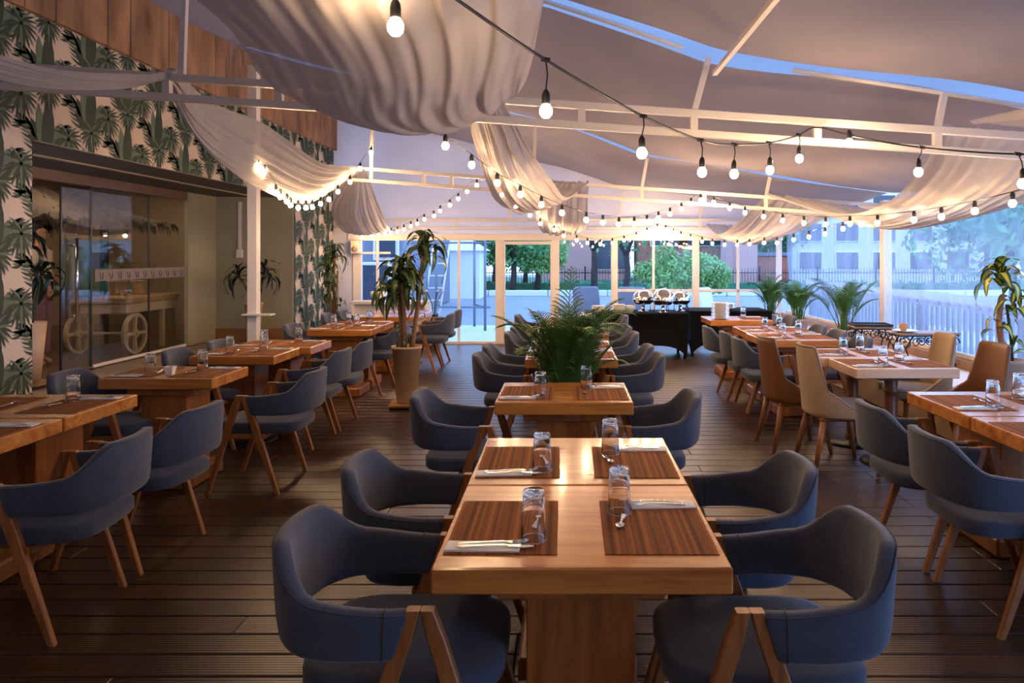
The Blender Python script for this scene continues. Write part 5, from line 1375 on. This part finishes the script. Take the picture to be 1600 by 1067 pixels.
# big near drape: spreads wide overhead and is gathered on the nearest truss
swag('drape', [(-.95, .2, 2.9), (-1.08, 1.6, 2.42), (-1.20, 2.6, 2.40), (-1.34, 3.4, 2.36), (-1.12, 4.1, 2.38), (-.64, 4.58, 2.57)],
     [(.12, .2, 2.9), (.02, 1.6, 2.72), (-.06, 2.6, 2.62), (-.14, 3.4, 2.55), (-.24, 4.1, 2.52), (-.38, 4.58, 2.56)], .26, 7, .022, 'huge voile drape fanning out overhead, gathered on the nearest truss', nu=80, nv=140, seed=1)
swag('drape', [(-.64, 4.60, 2.56), (-.66, 5.6, 2.30), (-.64, 6.8, 2.10), (-.50, 8.0, 2.12), (-.33, 9.2, 2.52)],
     [(-.38, 4.60, 2.55), (-.26, 5.6, 2.40), (-.12, 6.8, 2.28), (.02, 8.0, 2.22), (.29, 9.2, 2.50)], .10, 5, .024, 'narrow twisted voile drape between the nearest and middle trusses, centre', seed=2)
swag('drape', [(-.33, 9.2, 2.5), (-.42, 10.4, 2.12), (-.36, 11.8, 1.97), (-.30, 13.1, 2.25)],
     [(.29, 9.2, 2.5), (.30, 10.4, 2.15), (.30, 11.8, 2.0), (.28, 13.1, 2.25)], .08, 6, .02, 'short voile drape between the middle truss and the back wall, centre', seed=3)
swag('drape', [(-2.62, .2, 2.95), (-2.66, 1.8, 2.45), (-2.62, 3.2, 2.42), (-2.56, 4.1, 2.56), (-2.50, 4.58, 2.70)],
     [(-2.42, .2, 3.0), (-2.38, 1.8, 2.50), (-2.38, 3.2, 2.44), (-2.42, 4.1, 2.58), (-2.45, 4.58, 2.72)], .06, 5, .018, 'low voile drape in front of the wallpaper at the left picture edge', seed=4)
swag('drape', [(-2.56, 4.62, 2.74), (-2.74, 5.6, 2.40), (-2.82, 6.8, 2.20), (-2.78, 8.0, 2.18), (-2.66, 9.2, 2.62)],
     [(-2.44, 4.62, 2.76), (-2.62, 5.4, 2.74), (-2.70, 6.6, 2.78), (-2.62, 7.9, 2.58), (-2.50, 9.2, 2.66)], .10, 5, .022, 'left voile drape swinging from the nearest to the middle truss', seed=5)
swag('drape', [(-2.66, 9.2, 2.64), (-3.24, 10.2, 2.26), (-3.52, 11.6, 2.0), (-3.6, 13.1, 2.03)],
     [(-2.50, 9.2, 2.66), (-2.62, 10.4, 2.28), (-2.82, 11.8, 2.04), (-3.0, 13.1, 2.05)], .10, 6, .02, 'left voile drape ending at the speaker beside the back windows', seed=6)
swag('drape', [(2.36, 4.62, 2.40), (2.62, 5.4, 2.24), (2.86, 6.6, 2.05), (2.88, 7.8, 2.03), (2.50, 9.2, 2.36)],
     [(3.72, 4.62, 2.30), (3.70, 5.4, 2.10), (3.66, 6.6, 1.98), (3.60, 7.8, 1.98), (3.50, 9.2, 2.22)], .13, 8, .022, 'wide right voile drape spread between the nearest and middle trusses', nv=120, seed=7)
swag('drape', [(2.50, 9.2, 2.34), (2.42, 10.3, 2.08), (2.44, 11.7, 1.92), (2.50, 13.1, 2.16)],
     [(3.50, 9.2, 2.20), (3.30, 10.3, 1.96), (3.20, 11.7, 1.88), (3.30, 13.1, 2.12)], .14, 8, .022, 'right voile drape over the potted palms, behind the middle truss', nv=110, seed=8)
swag('drape', [(2.6, .4, 2.7), (2.66, 2.4, 2.50), (2.62, 3.8, 2.40), (2.50, 4.58, 2.42)],
     [(3.7, .4, 2.5), (3.6, 2.4, 2.30), (3.6, 3.8, 2.24), (3.66, 4.58, 2.32)], .10, 7, .02, 'right voile drape nearest the camera, above the picture-edge table', seed=9)

# ================================================================== STRING LIGHTS
bulb_me = MB().lathe([(0, -.030), (.012, -.027), (.021, -.016), (.0235, -.004), (.021, .008), (.014, .018), (.011, .026), (0, .027)], 12).mesh('bulb', M['bulb'])
sock_me = MB().lathe([(0, .020), (.0145, .020), (.0155, .024), (.0155, .050), (.013, .062), (.006, .074), (0, .076)], 12).mesh('socket', M['black_rubber'])
def light_string(label, cable, bulbs, hang=False, droop=None, rc=.0045):
    """cable: 3D points; bulbs: 3D centres of the lamps"""
    t = thing('string_light', label, 'string lights'); pts = catmull(cable, max(30, len(cable) * 8))
    MB().tube(pts, rc, 6).build('cable', M['black_rubber'], t)
    for b in bulbs:
        b = Vector(b); s = link('socket', sock_me, t, b); link('bulb', bulb_me, s)
        top = b + Vector((0, 0, .074)); near = min(pts, key=lambda p: (p.x - b.x) ** 2 + (p.y - b.y) ** 2)
        if (near - top).length > .012:
            mid = (top + near) / 2 + Vector((.006, 0, 0))
            MB().tube([top, mid, near], .0032, 6).build('lead', M['black_rubber'], s, (-b.x, -b.y, -b.z))
            if hang: MB().tube([near + Vector((-.016, 0, .004)), near + Vector((.016, 0, -.002))], .0095, 8).build('cable_joint', M['black_rubber'], s, (-b.x, -b.y, -b.z))
    return t
P = at
nb = [(618, 40, 2.05), (853, 172, 2.65), (1003, 238, 3.25), (1097, 268, 3.75), (1147, 271, 4.05), (1203, 265, 4.32), (1249, 247, 4.50), (1327, 222, 4.45), (1435, 268, 4.1), (1598, 286, 3.7)]
nc = [(520, -130, 1.7), (640, -55, 2.0), (715, 0, 2.25), (850, 92, 2.65), (998, 178, 3.25), (1095, 219, 3.75), (1145, 226, 4.05), (1203, 223, 4.32), (1248, 211, 4.50), (1276, 199, 4.56), (1330, 212, 4.45), (1437, 230, 4.1), (1598, 241, 3.7), (1760, 235, 3.3)]
t = light_string('near black string of hanging bulbs crossing the upper picture', [P(*c) for c in nc], [P(*b) for b in nb] + [(-.55, 1.2, 2.45), (-.25, .5, 2.5)], True, rc=.0055)
def lin(a, b, x): return a[1] + (b[1] - a[1]) * (x - a[0]) / (b[0] - a[0])
def chain(label, px, y0, y1, before=(), after=(), up=.072):
    n = len(px) - 1; out = []
    xs = [p[0] for p in px]
    for x, y in px:
        f = abs(x - xs[0]) / abs(xs[-1] - xs[0]); out.append(P(x, y, y0 + (y1 - y0) * f))
    # extra bulbs not on the listed line keep their own depth
    cab = [Vector(p) for p in before] + [p + Vector((0, 0, up)) for p in out] + [Vector(p) for p in after]
    return light_string(label, cab, out, False, rc=.0035)
chain('string of bulbs from the big drape down to the middle truss', [(696, 227), (737, 257), (777, 285), (813, 303), (846, 319), (878, 332), (916, 343), (942, 347), (967, 350), (991, 349), (1011, 346), (1029, 340), (1047, 334), (1065, 326), (1080, 318), (1095, 312)], 4.75, 9.1, [(-.70, 4.6, 2.50)], [(1.73, 9.18, 2.37)])
chain('string of bulbs from the middle truss along the right drape', [(1115, 316), (1140, 325), (1164, 332), (1193, 338), (1223, 344), (1256, 348), (1290, 350), (1328, 349), (1371, 348), (1428, 343), (1471, 338), (1523, 329), (1582, 317)], 9.1, 4.8, [(1.73, 9.18, 2.37)], [(3.4, 4.5, 2.15)])
chain('string of bulbs looping beside the wallpaper on the left', [(580, 238), (563, 263), (547, 284), (528, 299), (514, 311), (501, 318), (488, 323), (478, 324), (466, 324), (454, 320), (448, 314), (438, 307), (431, 300), (412, 268), (402, 258)], 9.1, 6.6, [(-2.43, 9.18, 2.95)], [(-2.9, 6.2, 2.60)])
chain('string of bulbs from the middle truss to the back left corner', [(745, 289), (730, 299), (716, 310), (703, 320), (688, 329), (678, 337), (663, 342), (652, 349), (642, 353), (631, 358), (621, 361), (611, 363), (602, 365), (592, 366), (580, 368), (566, 370)], 9.4, 12.9, [(-1.0, 9.25, 2.52)], [(-3.7, 13.1, 2.04)])
chain('string of bulbs from the centre drape to the middle of the back wall', [(784, 304), (806, 323), (828, 336), (844, 349), (866, 359), (881, 368), (901, 375), (918, 379), (938, 381), (957, 379), (975, 375), (994, 369), (1011, 362), (1027, 356)], 9.4, 12.9, [(-.95, 9.25, 2.50)], [(1.70, 13.05, 2.12)])
chain('string of bulbs from the back wall under the right drapes to the vinyl wall', [(1040, 358), (1052, 363), (1064, 368), (1079, 372), (1097, 377), (1113, 380), (1132, 382), (1152, 382), (1171, 381), (1194, 379), (1214, 379), (1240, 374), (1264, 370), (1289, 365), (1317, 357), (1345, 350)], 12.9, 7.6, [(1.78, 13.05, 2.12)], [(3.5, 7.2, 2.02)])
